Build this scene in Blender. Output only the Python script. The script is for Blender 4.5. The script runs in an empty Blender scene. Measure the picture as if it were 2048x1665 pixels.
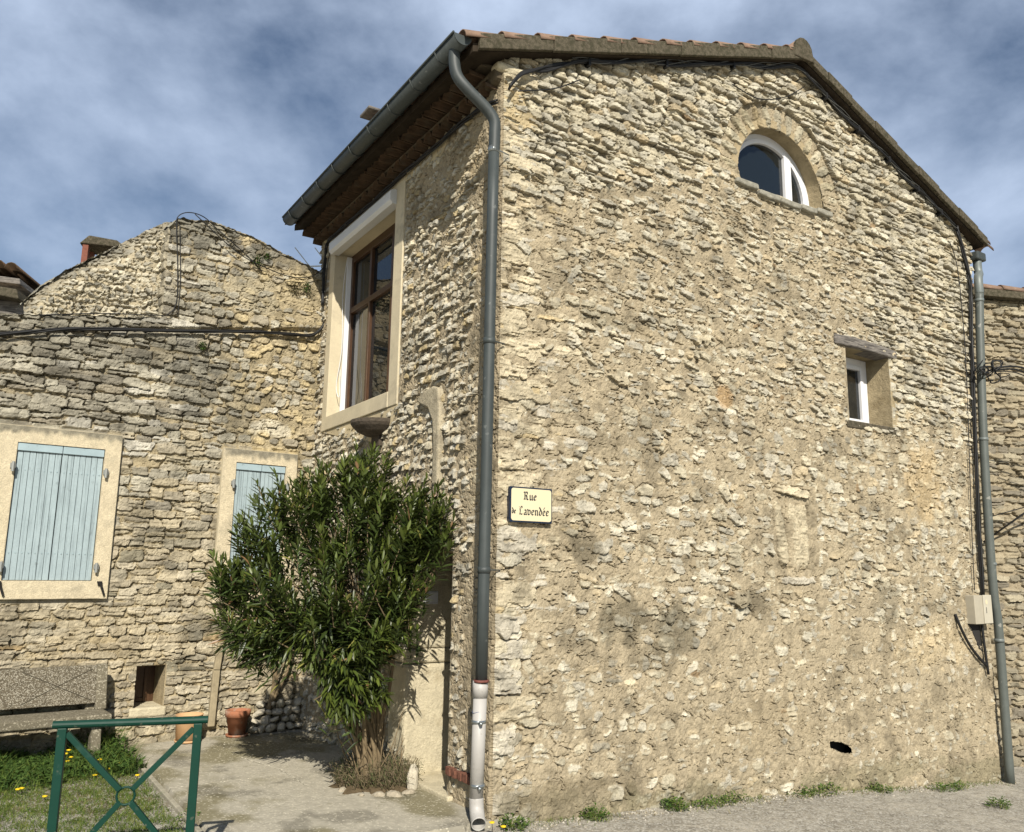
import bpy, math, random
import numpy as np
from mathutils import Vector, Matrix
random.seed(7); rng=np.random.default_rng(11)
sc=bpy.context.scene
# ------------------------------------------------------------------ camera
FPX,PITCH,ROLL,CX,CAMZ=1681.73,.184486,.0123874,1034.907,1.84
cp,sp,cr,sr=math.cos(PITCH),math.sin(PITCH),math.cos(ROLL),math.sin(ROLL)
MC=np.array([[cr,-sr,0],[sr,cr,0],[0,0,1]])@np.array([[1,0,0],[0,sp,-cp],[0,cp,sp]])
camd=bpy.data.cameras.new('camera'); cam=bpy.data.objects.new('camera',camd); sc.collection.objects.link(cam)
camd.sensor_width=36; camd.lens=36*FPX/2048; camd.clip_end=2000; camd.clip_start=.05
camd.shift_x=-(CX-1024)/2048
mw=Matrix.Identity(4)
for i in range(3):
    mw[i][0]=MC[0][i]; mw[i][1]=-MC[1][i]; mw[i][2]=-MC[2][i]
mw[2][3]=CAMZ; cam.matrix_world=mw; sc.camera=cam
# ------------------------------------------------------------------ light
SUN_EL,SUN_HEAD=math.radians(37),math.radians(8)       # light travels towards +Y, a little to -X
w=bpy.data.worlds.new('World'); sc.world=w; w.use_nodes=True
nt=w.node_tree; nt.nodes.clear(); N=nt.nodes.new; L=nt.links.new
out=N('ShaderNodeOutputWorld'); bg=N('ShaderNodeBackground'); bg.inputs['Strength'].default_value=.074
sky=N('ShaderNodeTexSky'); sky.sky_type='NISHITA'; sky.sun_disc=False; sky.sun_elevation=SUN_EL
sky.sun_rotation=math.pi-SUN_HEAD; sky.air_density=1.0; sky.dust_density=.6; sky.ozone_density=2.0
tc=N('ShaderNodeTexCoord'); mp=N('ShaderNodeMapping'); mp.inputs['Scale'].default_value=(1,1,1.5)
mp.inputs['Rotation'].default_value=(0,.25,.3); mp.inputs['Location'].default_value=(.35,.1,.22)
n1=N('ShaderNodeTexNoise'); n1.inputs['Scale'].default_value=2.7; n1.inputs['Detail'].default_value=9; n1.inputs['Roughness'].default_value=.55; n1.inputs['Distortion'].default_value=.1
rp=N('ShaderNodeValToRGB'); rp.color_ramp.elements[0].position=.40; rp.color_ramp.elements[1].position=.66
rp.color_ramp.elements[0].color=(.06,.06,.06,1); rp.color_ramp.elements[1].color=(.86,.86,.86,1)
mx=N('ShaderNodeMix'); mx.data_type='RGBA'; mx.inputs['B'].default_value=(7.9,9.4,12.0,1)
L(tc.outputs['Generated'],mp.inputs['Vector']); L(mp.outputs['Vector'],n1.inputs['Vector']); L(n1.outputs['Fac'],rp.inputs['Fac'])
sx_=N('ShaderNodeSeparateXYZ'); L(tc.outputs['Generated'],sx_.inputs[0]); mr=N('ShaderNodeMapRange'); mr.inputs['From Min'].default_value=-.1; mr.inputs['From Max'].default_value=.45; L(sx_.outputs['Y'],mr.inputs['Value'])
ml_=N('ShaderNodeMath'); ml_.operation='MULTIPLY'; L(rp.outputs['Color'],ml_.inputs[0]); L(mr.outputs['Result'],ml_.inputs[1]); L(ml_.outputs[0],mx.inputs['Factor']); L(sky.outputs['Color'],mx.inputs['A']); L(mx.outputs['Result'],bg.inputs['Color']); L(bg.outputs['Background'],out.inputs['Surface'])
sl=bpy.data.lights.new('sun','SUN'); sl.energy=5.0; sl.angle=math.radians(.5); sl.color=(1,.94,.84)
so=bpy.data.objects.new('sun',sl); sc.collection.objects.link(so)
ld=Vector((-math.sin(SUN_HEAD)*math.cos(SUN_EL),math.cos(SUN_HEAD)*math.cos(SUN_EL),-math.sin(SUN_EL)))
so.rotation_euler=ld.to_track_quat('-Z','Y').to_euler(); so.location=(2,-8,9)
sc.view_settings.view_transform='Standard'; sc.view_settings.look='None'; sc.view_settings.gamma=1; sc.view_settings.exposure=.2
sc.cycles.max_bounces=6; sc.cycles.diffuse_bounces=1; sc.cycles.transparent_max_bounces=8
# ------------------------------------------------------------------ frames
class Frame:
    def __init__(s,o,d,n): s.o=np.array(o,float); s.d=np.array(d,float); s.n=np.array(n,float)
    def p(s,a,z,o=0.): return s.o+s.d*a+s.n*o+np.array([0,0,z])
dR=np.array([.83921134,.54380542,0]); dL=np.array([-.54380542,.83921134,0]); dW=np.array([.79385412,.60810824,0])
C0=np.array([-.15111208,6.82237311,0]); J0=C0+dL*4.4254
G=Frame(C0,dR,-dL)                      # gable wall: s to the right, n to the street
LF=Frame(C0,dL,-dR)                     # eave wall: s away from the corner, n to the terrace
W=Frame(J0,dW,[dW[1],-dW[0],0])         # neighbour wall: s negative to the left
WORLD=Frame([0,0,0],[1,0,0],[0,-1,0])
# ------------------------------------------------------------------ noise
def up(a,ny,nx):
    gy,gx=a.shape; y=np.linspace(0,gy-1.001,ny); x=np.linspace(0,gx-1.001,nx)
    y0=y.astype(int); x0=x.astype(int); fy=(y-y0)[:,None]; fx=(x-x0)[None,:]
    fy=fy*fy*(3-2*fy); fx=fx*fx*(3-2*fx)
    r0=a[y0]; r1=a[np.minimum(y0+1,gy-1)]; x1=np.minimum(x0+1,gx-1)
    return (r0[:,x0]*(1-fx)+r0[:,x1]*fx)*(1-fy)+(r1[:,x0]*(1-fx)+r1[:,x1]*fx)*fy
def vn(ny,nx,cell,asp=1.):              # value noise -1..1, cell in grid steps
    return up(rng.uniform(-1,1,(max(2,int(ny/cell)+2),max(2,int(nx/(cell*asp))+2))),ny,nx)
def fbm(ny,nx,cell,octv=4,asp=1.,gain=.5):
    r=np.zeros((ny,nx)); a=1.; t=0
    for i in range(octv):
        if cell<1.01: cell=1.01
        r+=a*vn(ny,nx,cell,asp); t+=a; a*=gain; cell/=2
    return r/t
def sst(x,a,b):
    t=np.clip((x-a)/(b-a),0,1); return t*t*(3-2*t)
# ------------------------------------------------------------------ stone wall heightfield
class Stone:
    def __init__(s,s0,s1,z0,z1,st):
        s.s0,s.z0,s.st=s0,z0,st
        s.nx=int(round((s1-s0)/st))+1; s.nz=int(round((z1-z0)/st))+1
        s.S=s0+st*np.arange(s.nx)[None,:]+np.zeros((s.nz,1)); s.Z=z0+st*np.arange(s.nz)[:,None]+np.zeros((1,s.nx))
        ny,nx=s.nz,s.nx; k=.01/st
        s.wS=.020*fbm(ny,nx,15*k,3)+.010*vn(ny,nx,5*k)+.005*vn(ny,nx,2.2*k); s.wZ=.014*fbm(ny,nx,15*k,3)+.007*vn(ny,nx,5*k)+.004*vn(ny,nx,2.2*k); s.dn=vn(ny,nx,3.2*k)+.6*vn(ny,nx,1.5*k)
        s.mrough=.008; s.groove=.032; s.D=np.full((ny,nx),9.); s.Hs=np.full((ny,nx),-.08); s.col=np.zeros((ny,nx,3)); s.k=k
        s.jag=.085; s.fac=1.
    def stone(s,cs,cz,a,b,rot,h,tilt,botb,col,p=3.,edge=.22):
        R=math.hypot(a,b)*1.25+.02; st=s.st
        i0=max(0,int((cz-R-s.z0)/st)); i1=min(s.nz,int((cz+R-s.z0)/st)+1); j0=max(0,int((cs-R-s.s0)/st)); j1=min(s.nx,int((cs+R-s.s0)/st)+1)
        if i1<=i0 or j1<=j0: return
        x=s.S[i0:i1,j0:j1]+s.wS[i0:i1,j0:j1]-cs; y=s.Z[i0:i1,j0:j1]+s.wZ[i0:i1,j0:j1]-cz
        c,q=math.cos(rot),math.sin(rot); u=(x*c+y*q)/a; v=(-x*q+y*c)/b
        u=u*(1+.16*v*tilt); v=v*(1+.14*u*botb)
        d=(np.abs(u)**p+np.abs(v)**p)**(1/p)
        d=d*(1+s.jag*s.dn[i0:i1,j0:j1])
        D=s.D[i0:i1,j0:j1]; m=d<D
        prof=np.sqrt(np.clip((1.04-d)/edge,0,1))
        hh=h*(1+.35*tilt*u)-.30*h*v*s.fac
        for _ in range(3):
            th=random.uniform(0,6.283); t0=random.uniform(.05,.75); hh=np.minimum(hh,h*1.25-(u*math.cos(th)+v*math.sin(th)-t0)*random.uniform(.012,.045)*s.fac)
        H=-.06+(hh+.06)*prof
        H=np.where(d>1.04,-.06,H)
        s.Hs[i0:i1,j0:j1]=np.where(m,H,s.Hs[i0:i1,j0:j1]); s.D[i0:i1,j0:j1]=np.where(m,d,D)
        cc=s.col[i0:i1,j0:j1]; cc[m]=col
    def finish(s,ML,rough,mcol,grain=.003):
        ny,nx,k=s.nz,s.nx,s.k
        r1=fbm(ny,nx,8*k,4,1.6); r2=vn(ny,nx,1.6*k)
        st=s.Hs+rough*r1*1.0+grain*.8*r2
        strat=vn(ny,nx,2.2*k,5.); st=st+rough*.6*strat; pit=np.maximum(0,vn(ny,nx,2.0*k)-.35)*.018+np.maximum(0,fbm(ny,nx,6*k,3)-.25)*.03; st=st-pit
        mo=ML+s.mrough*(.9*fbm(ny,nx,10*k,4)+.5*fbm(ny,nx,3.5*k,2))+grain*.7*vn(ny,nx,1.3*k)-.7*pit
        gr_=np.exp(-((s.D-1.06)/.06)**2)*sst(fbm(ny,nx,9*k,3),-.2,.15); mo=mo-s.groove*gr_
        H=np.maximum(st,mo); m=sst(st-mo,-.001,.003)
        colst=s.col*(1+.16*r1[...,None]+.10*strat[...,None]+.08*r2[...,None])
        mc=mcol*(1+.12*fbm(ny,nx,20*k,4)[...,None]+.07*r2[...,None])
        s.mask=m
        s.C=np.clip(colst*m[...,None]+mc*(1-m[...,None]),.01,.95); s.H=H
ALB=.90
def pick(pal):
    t=random.random()*sum(p[0] for p in pal)
    for p in pal:
        t-=p[0]
        if t<=0: break
    f=random.uniform(.86,1.1); return np.array(p[1])*f*ALB
def courses(w,fn,s0,s1,z0,z1):
    """fn(s,z) -> dict(w=(min,max), h=(min,max), rot, gap, hgt=(min,max), p, pal, miss, slope)"""
    z=z0
    while z<z1:
        q=fn((s0+s1)/2,z); hh=random.uniform(*q['h']); s=s0-random.random()*.2
        ph=random.random()*9
        while s<s1:
            zz=z+hh/2+.018*math.sin(s*2.1+ph)
            q=fn(s,zz); ww=random.uniform(*q['w'])
            if random.random()>q.get('miss',0):
                n=1
                if ww>hh*1.1 and random.random()<q.get('split',.12): n=2
                for i in range(n):
                    h2=hh/n; b=h2/2*q.get('gap',.95)*random.uniform(.82,1.04); a=ww/2*q.get('gap',.95)*random.uniform(.9,1.03)
                    if random.random()<q.get('small',0): a*=.6; b*=.7
                    w.stone(s+ww/2,zz+(i-.5)*h2*(n-1)+random.uniform(-1,1)*.12*h2,a,b,q.get('slope',0)+random.gauss(0,q['rot']),
                        random.uniform(*q['hgt'])*(1.0 if n==1 else .8),random.uniform(-1,1),random.uniform(-1,1),pick(q['pal']),random.uniform(*q.get('p',(2.6,4.5))),q.get('edge',.22))
            s+=ww
        z+=hh*q.get('adv',1.)
# ------------------------------------------------------------------ materials
MATS={}
def lk(t,a,b): t.links.new(a,b)
def mat(name,col,rough=.8,metal=0.,noise=None,bump=None,attr=None,spec=.3,streak=None,speck=None,dirt=None):
    """noise=(scale,amount) colour variation; bump=(scale,strength,dist); streak=(scale vec, amount, colour); speck=(scale,colour,threshold)"""
    if name in MATS: return MATS[name]
    m=bpy.data.materials.new(name); m.use_nodes=True; t=m.node_tree; b=t.nodes['Principled BSDF']
    b.inputs['Roughness'].default_value=rough; b.inputs['Metallic'].default_value=metal; b.inputs['Specular IOR Level'].default_value=spec
    tcn=t.nodes.new('ShaderNodeTexCoord'); co=tcn.outputs['Object']
    if attr:
        a=t.nodes.new('ShaderNodeAttribute'); a.attribute_name=attr; cur=a.outputs['Color']
    else:
        a=t.nodes.new('ShaderNodeRGB'); a.outputs[0].default_value=(*col,1); cur=a.outputs[0]
    def mixn(fac,colB,src,mode='MIX'):
        x=t.nodes.new('ShaderNodeMix'); x.data_type='RGBA'; x.blend_type=mode
        lk(t,fac,x.inputs['Factor']); lk(t,src,x.inputs['A'])
        if isinstance(colB,tuple): x.inputs['B'].default_value=(*colB,1)
        else: lk(t,colB,x.inputs['B'])
        return x.outputs['Result']
    def noi(scale,det=5,rg=.6,vec=None):
        n=t.nodes.new('ShaderNodeTexNoise'); n.inputs['Scale'].default_value=scale; n.inputs['Detail'].default_value=det; n.inputs['Roughness'].default_value=rg
        lk(t,vec or co,n.inputs['Vector']); return n.outputs['Fac']
    def ramp(src,a0,a1,v0,v1):
        r=t.nodes.new('ShaderNodeMapRange'); r.inputs['From Min'].default_value=a0; r.inputs['From Max'].default_value=a1
        r.inputs['To Min'].default_value=v0; r.inputs['To Max'].default_value=v1; lk(t,src,r.inputs['Value']); return r.outputs['Result']
    if noise:
        for sc_,am in (noise if isinstance(noise,list) else [noise]):
            h=t.nodes.new('ShaderNodeHueSaturation'); lk(t,cur,h.inputs['Color']); lk(t,ramp(noi(sc_),.3,.7,1-am,1+am),h.inputs['Value']); cur=h.outputs['Color']
    if dirt:   # (scale, lo, hi, colour)
        cur=mixn(ramp(noi(dirt[0],7,.65),dirt[1],dirt[2],0,1),dirt[3],cur)
    if streak:
        mpn=t.nodes.new('ShaderNodeMapping'); mpn.inputs['Scale'].default_value=streak[0]; lk(t,co,mpn.inputs['Vector'])
        cur=mixn(ramp(noi(1,6,.65,mpn.outputs['Vector']),streak[3] if len(streak)>3 else .5,streak[4] if len(streak)>4 else .7,0,streak[1]),streak[2],cur)
    if speck:
        v=t.nodes.new('ShaderNodeTexVoronoi'); v.inputs['Scale'].default_value=speck[0]; lk(t,co,v.inputs['Vector'])
        s2=t.nodes.new('ShaderNodeSeparateColor'); lk(t,v.outputs['Color'],s2.inputs['Color'])
        cur=mixn(ramp(s2.outputs[0],speck[2],speck[2]+.05,0,speck[3] if len(speck)>3 else 1),speck[1],cur)
    lk(t,cur,b.inputs['Base Color'])
    if bump:
        bn=t.nodes.new('ShaderNodeBump'); bn.inputs['Strength'].default_value=bump[1]; bn.inputs['Distance'].default_value=bump[2]
        lk(t,noi(bump[0],6,.7),bn.inputs['Height']); lk(t,bn.outputs['Normal'],b.inputs['Normal'])
    MATS[name]=m; return m
M_STONE=mat('rubble_stone_masonry',(1,1,1),.95,attr='Col',noise=[(95,.20),(28,.10),(5,.06)],bump=(70,1.,.009),spec=.08)
M_PLASTER=mat('lime_render',(.58,.48,.30),.92,noise=[(5,.12),(60,.06)],bump=(70,.35,.004),spec=.1,dirt=(2.3,.55,.75,(.36,.30,.19)))
M_SURR=mat('window_render',(.60,.52,.36),.9,noise=[(3,.10),(50,.05)],bump=(60,.25,.003),spec=.1,dirt=(2.6,.56,.78,(.33,.29,.21)))
M_REVEAL=mat('aged_reveal_render',(.40,.325,.20),.95,noise=[(7,.2),(60,.12)],bump=(22,.9,.02),spec=.05,dirt=(4,.5,.72,(.26,.20,.11)))
M_ASHLAR=mat('dressed_limestone',(.60,.53,.37),.95,noise=[(8,.14),(70,.10)],bump=(28,1.,.016),spec=.08,dirt=(5,.55,.75,(.42,.35,.22)))
M_ZINC=mat('painted_zinc',(.045,.054,.052),.55,.0,speck=(42,(.30,.31,.29),.982,.8),noise=(7,.12),bump=(9,.04,.004),spec=.5,streak=((30,30,1.5),.22,(.13,.145,.14)))
M_ZLIGHT=mat('weathered_grey_pipe',(.17,.19,.18),.5,.15,noise=(9,.12),spec=.4)
M_CLAMP=mat('galvanised_steel',(.35,.38,.38),.35,.8,noise=(30,.15))
M_PVC=mat('white_drain_plastic',(.43,.41,.375),.45,noise=(6,.06),spec=.4,speck=(70,(.3,.28,.24),.955,.6),dirt=(4,.62,.8,(.42,.38,.3)))
M_RED=mat('red_primer',(.17,.06,.045),.7,noise=(40,.3))
M_TERRA=mat('terracotta_tile',(.24,.16,.115),.85,noise=[(9,.22),(60,.1)],bump=(80,.3,.003),spec=.15,dirt=(14,.55,.75,(.30,.24,.17)))
M_GENOISE=mat('shaded_old_terracotta',(.10,.065,.04),.9,noise=[(12,.3),(60,.12)],bump=(60,.5,.004),spec=.1,dirt=(9,.5,.7,(.10,.08,.055)))  # tile brown lowered further to paint in the deep shade under the eave
M_EAVEM=mat('shaded_eave_mortar',(.13,.105,.07),.95,noise=(12,.3),bump=(50,.6,.008),spec=.05)  # mortar tone darkened to carry the shade of the eave
M_DECK=mat('shade_toned_roof_boards',(.045,.035,.025),.9,noise=(10,.3),spec=.05)  # near-black boards put the verge soffit's shade into the colour
M_CONC=mat('lichen_concrete',(.105,.09,.063),.95,noise=[(30,.3),(120,.3)],bump=(90,.9,.008),spec=.1,dirt=(24,.46,.60,(.06,.055,.035)))
M_WHITE=mat('white_frame',(.80,.80,.80),.35,spec=.45,noise=(5,.03))
M_SHBOX=mat('white_roller_box',(.72,.72,.70),.4,spec=.4,noise=(3,.04))
M_WOOD=mat('varnished_wood',(.065,.032,.016),.4,noise=(20,.2),streak=((60,60,3),.6,(.15,.085,.04)),spec=.4)
M_OLDWOOD=mat('weathered_beam',(.21,.19,.165),.9,noise=(15,.2),bump=(30,.7,.01),streak=((5,5,60),.9,(.055,.05,.045),.45,.62))
M_DARKWOOD=mat('dark_door_wood',(.075,.045,.028),.6,noise=(12,.3))
M_BLUE=mat('pale_blue_paint',(.36,.44,.455),.75,noise=[(6,.06),(40,.05)],streak=((38,38,1.6),.85,(.15,.19,.20),.50,.72),spec=.2,speck=(38,(.05,.05,.05),.985,.8))
M_BLUEB=mat('pale_blue_cross_rail',(.35,.445,.47),.75,noise=[(6,.08)],dirt=(20,.6,.72,(.22,.27,.27)),spec=.2)
M_IRON=mat('dark_iron',(.03,.028,.025),.6,.5,noise=(30,.3))
M_HINGE=mat('painted_hinge',(.30,.31,.29),.5,.3)
M_CABLE=mat('black_cable_sheath',(.012,.012,.012),.55,spec=.4)
M_CABLEG=mat('grey_cable_sheath',(.10,.10,.09),.5,spec=.4)
M_GREEN=mat('green_barrier_paint',(.0015,.037,.023),.5,.0,noise=(8,.08),spec=.3,speck=(75,(.22,.20,.15),.982,.8),dirt=(7,.6,.8,(.03,.07,.05)))
M_POTN=mat('pale_terracotta_pot',(.60,.37,.19),.85,noise=(9,.08),spec=.15,dirt=(6,.55,.8,(.5,.4,.27)))
M_POT=mat('red_terracotta_pot',(.36,.15,.08),.85,noise=(12,.12),spec=.15,dirt=(7,.5,.72,(.40,.33,.26)))
M_BENCH=mat('aggregate_concrete',(.12,.102,.07),.95,noise=[(25,.3),(90,.25)],bump=(70,.8,.008),speck=(150,(.40,.37,.29),.70,.8),spec=.1)
M_BENCH2=mat('smooth_aged_concrete',(.17,.15,.105),.95,noise=[(25,.2),(110,.25)],bump=(90,.7,.006),speck=(90,(.46,.42,.32),.8,.6),spec=.1)
M_SOIL=mat('dry_soil',(.16,.12,.07),1.,noise=[(30,.3)],bump=(60,1.,.02),spec=.05)
M_LEAF=mat('oleander_leaf',(.05,.085,.022),.42,noise=(5,.3),spec=.45,attr='Col')
M_STEM=mat('oleander_bark',(.20,.15,.085),.85,noise=(20,.25),bump=(40,.4,.004))
M_WEED=mat('weed_leaf',(.06,.11,.02),.7,attr='Col',spec=.15)
M_YEL=mat('yellow_petals',(.80,.56,.02),.6)
M_BOX=mat('grey_service_box',(.42,.38,.29),.6,noise=(9,.07),spec=.3)
M_BOXD=mat('grey_service_box_door',(.50,.46,.36),.55,noise=(9,.05),spec=.3)
M_MAIL=mat('ochre_mailbox_paint',(.50,.31,.07),.5,noise=(6,.08))
M_BLUEEN=mat('dark_blue_enamel',(.005,.014,.036),.18,spec=.6)
M_CREAM=mat('cream_enamel',(.70,.61,.40),.2,spec=.5,noise=(3,.02))
M_INK=mat('blue_black_lettering',(.006,.014,.02),.4)
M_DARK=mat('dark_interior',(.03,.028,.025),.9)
M_CURT=mat('pale_curtain',(.50,.47,.38),.9,noise=(10,.1))
M_GLASS=bpy.data.materials.new('window_glass'); M_GLASS.use_nodes=True
t=M_GLASS.node_tree; b=t.nodes['Principled BSDF']; b.inputs['Base Color'].default_value=(.012,.016,.018,1); b.inputs['Roughness'].default_value=.015; b.inputs['Specular IOR Level'].default_value=.9; b.inputs['IOR'].default_value=1.6
b.inputs['Alpha'].default_value=.8
# ------------------------------------------------------------------ objects
WL={}
def wloc(o): return WL.get(o.name,np.zeros(3)) if o is not None else np.zeros(3)
def tagp(o,label=None,cat=None,group=None,kind=None):
    for k,v in (('label',label),('category',cat),('group',group),('kind',kind)):
        if v: o[k]=v
    return o
def thing(name,loc,label,cat,group=None):
    o=bpy.data.objects.new(name,None); o.empty_display_size=.1; sc.collection.objects.link(o); o.location=Vector(loc); WL[o.name]=np.array(loc,float)
    return tagp(o,label,cat,group)
def link_mesh(name,me,parent,loc=None):
    o=bpy.data.objects.new(name,me); sc.collection.objects.link(o)
    if parent is not None: o.parent=parent; WL[o.name]=wloc(parent)
    else:
        WL[o.name]=np.array(loc if loc is not None else (0,0,0),float); o.location=Vector(WL[o.name])
    return o
class MB:
    def __init__(s): s.v=[]; s.f=[]; s.c=[]
    def add(s,vs,fs,col=None):
        n=len(s.v); s.v+= [tuple(map(float,p)) for p in vs]; s.f+=[tuple(i+n for i in f) for f in fs]
        if col is not None: s.c+=[col]*len(vs)
        return s
    def hexa(s,p): return s.add(p,[(0,3,2,1),(4,5,6,7),(0,1,5,4),(1,2,6,5),(2,3,7,6),(3,0,4,7)])
    def box(s,F,a0,a1,z0,z1,o0,o1):
        return s.hexa([F.p(a0,z0,o0),F.p(a1,z0,o0),F.p(a1,z0,o1),F.p(a0,z0,o1),F.p(a0,z1,o0),F.p(a1,z1,o0),F.p(a1,z1,o1),F.p(a0,z1,o1)])
    def prism(s,F,poly,o0,o1):
        n=len(poly); vs=[F.p(a,z,o0) for a,z in poly]+[F.p(a,z,o1) for a,z in poly]
        return s.add(vs,[tuple(range(n))[::-1],tuple(range(n,2*n))]+[(i,(i+1)%n,n+(i+1)%n,n+i) for i in range(n)])
    def beam(s,p,q,w,h,upv=(0,0,1)):
        p=np.array(p,float);q=np.array(q,float); d=q-p; d/=np.linalg.norm(d); u=np.array(upv,float); x=np.cross(d,u); x/=np.linalg.norm(x); y=np.cross(x,d)
        x*=w/2;y*=h/2
        return s.hexa([p-x-y,p+x-y,p+x+y,p-x+y,q-x-y,q+x-y,q+x+y,q-x+y])
    def tube(s,path,r,seg=8,cap=True,rr=None):
        P=[np.array(p,float) for p in path]; n=len(P); ref=None; rings=[]
        for i in range(n):
            d=P[min(i+1,n-1)]-P[max(i-1,0)]; d/=max(np.linalg.norm(d),1e-9)
            if ref is None:
                a=np.array([0,0,1.]) if abs(d[2])<.9 else np.array([1.,0,0]); ref=np.cross(d,a)
            x=ref-d*np.dot(ref,d); x/=max(np.linalg.norm(x),1e-9); ref=x; y=np.cross(d,x); R=rr[i] if rr is not None else r
            rings.append([P[i]+R*(x*math.cos(2*math.pi*k/seg)+y*math.sin(2*math.pi*k/seg)) for k in range(seg)])
        vs=[v for g in rings for v in g]; fs=[(i*seg+k,i*seg+(k+1)%seg,(i+1)*seg+(k+1)%seg,(i+1)*seg+k) for i in range(n-1) for k in range(seg)]
        if cap: fs+=[tuple(range(seg))[::-1],tuple((n-1)*seg+k for k in range(seg))]
        return s.add(vs,fs)
    def lathe(s,c,prof,seg=28):
        c=np.array(c,float); vs=[c+np.array([r*math.cos(2*math.pi*k/seg),r*math.sin(2*math.pi*k/seg),z]) for r,z in prof for k in range(seg)]
        n=len(prof); return s.add(vs,[(i*seg+k,i*seg+(k+1)%seg,(i+1)*seg+(k+1)%seg,(i+1)*seg+k) for i in range(n-1) for k in range(seg)])
    def rock(s,c,r,seed=0):
        import mathutils
        rd=random.Random(seed); bmv=ICO[0]; ph=[rd.uniform(0,6) for _ in range(6)]
        vs=[]
        for v in bmv:
            k=1+.16*math.sin(3*v[0]+ph[0])+.13*math.sin(4*v[1]+ph[1]+2*v[2])+.1*math.sin(5*v[2]+ph[2]); k=min(k,1.0,*[1.02/max(.3,abs(np.dot(v,n_))*1.35) for n_ in ((math.cos(ph[3]),math.sin(ph[3]),.2),(math.cos(ph[4]),.3,math.sin(ph[4])),(.2,math.cos(ph[5]),math.sin(ph[5])))])
            vs.append(np.array(c)+v*np.array(r)*k)
        return s.add(vs,ICO[1])
    def build(s,name,m,parent=None,smooth=False,bevel=0,label=None,loc=None):
        me=bpy.data.meshes.new(name); base=wloc(parent) if parent is not None else np.array(loc if loc is not None else (0,0,0),float)
        me.from_pydata([tuple(np.array(v)-base) for v in s.v],[],s.f)
        if s.c:
            a=me.attributes.new('Col','FLOAT_COLOR','POINT'); a.data.foreach_set('color',np.array([(*c,1) for c in s.c],dtype=np.float32).ravel())
        me.materials.append(m); me.update()
        if smooth: me.polygons.foreach_set('use_smooth',[True]*len(me.polygons))
        o=link_mesh(name,me,parent,loc)
        if bevel:
            b=o.modifiers.new('bevel','BEVEL'); b.width=bevel; b.segments=2; b.limit_method='ANGLE'
        if label: o['label']=label
        return o
import bmesh
_b=bmesh.new(); bmesh.ops.create_icosphere(_b,subdivisions=2,radius=1); _b.verts.index_update()
ICO=([np.array(v.co) for v in _b.verts],[tuple(v.index for v in f.verts) for f in _b.faces]); _b.free()
def grid_obj(name,P,Cc,keep,m,parent=None,smooth=False,loc=None):
    """P (ny,nx,3) world, Cc (ny,nx,3) colour, keep (ny-1,nx-1)"""
    ny,nx=P.shape[:2]; idx=np.arange(ny*nx).reshape(ny,nx)
    q=np.stack([idx[:-1,:-1][keep],idx[:-1,1:][keep],idx[1:,1:][keep],idx[1:,:-1][keep]],1)
    used=np.zeros(ny*nx,bool); used[q.ravel()]=True; mp_=np.cumsum(used)-1; q=mp_[q]
    base=wloc(parent) if parent is not None else np.array(loc if loc is not None else (0,0,0),float)
    V=(P.reshape(-1,3)-base)[used].astype(np.float32); Cv=np.concatenate([Cc.reshape(-1,3)[used],np.ones((used.sum(),1))],1).astype(np.float32)
    me=bpy.data.meshes.new(name); me.vertices.add(len(V)); me.vertices.foreach_set('co',V.ravel())
    me.loops.add(q.size); me.loops.foreach_set('vertex_index',q.ravel().astype(np.int32))
    me.polygons.add(len(q)); me.polygons.foreach_set('loop_start',(np.arange(len(q))*4).astype(np.int32))
    try: me.polygons.foreach_set('loop_total',np.full(len(q),4,np.int32))
    except Exception: pass
    me.update(calc_edges=True)
    a=me.attributes.new('Col','FLOAT_COLOR','POINT'); a.data.foreach_set('color',Cv.ravel())
    me.materials.append(m)
    me.polygons.foreach_set('use_smooth',np.full(len(q),smooth))
    me.validate()
    return link_mesh(name,me,parent,loc)
def stains(w,C_,lst,seed=0):
    """dark lichen or pale wash spots that belong to the surface: (s,z,rs,rz,strength,colour)"""
    n=fbm(w.nz,w.nx,14*w.k,5)
    for (a,z,ra,rz,st,col) in lst:
        d=((w.S-a)/ra)**2+((w.Z-z)/rz)**2
        m=(st*sst(1-d+.9*n,0.0,.7))[...,None]
        C_=C_*(1-m)+np.array(col)*(.6+.8*C_.mean(-1,keepdims=True))*m
    return C_
# ================================================================== THE STONE HOUSE
house=thing('stone_house',C0,'two-storey rubble stone house with gable wall, arched window and zinc gutter','house')
def top_z(s):      # underside of the verge
    return np.where(s<3.98,6.38+s*.35,7.78-(s-3.98)*.39)
def edge_s(z): return np.interp(z,[-1,0,1.6,3.2,4.8,6.3,7],[7.3,7.22,7.14,7.26,7.38,7.56,7.6])
STEP=.0088
ZB=-.75
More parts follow.
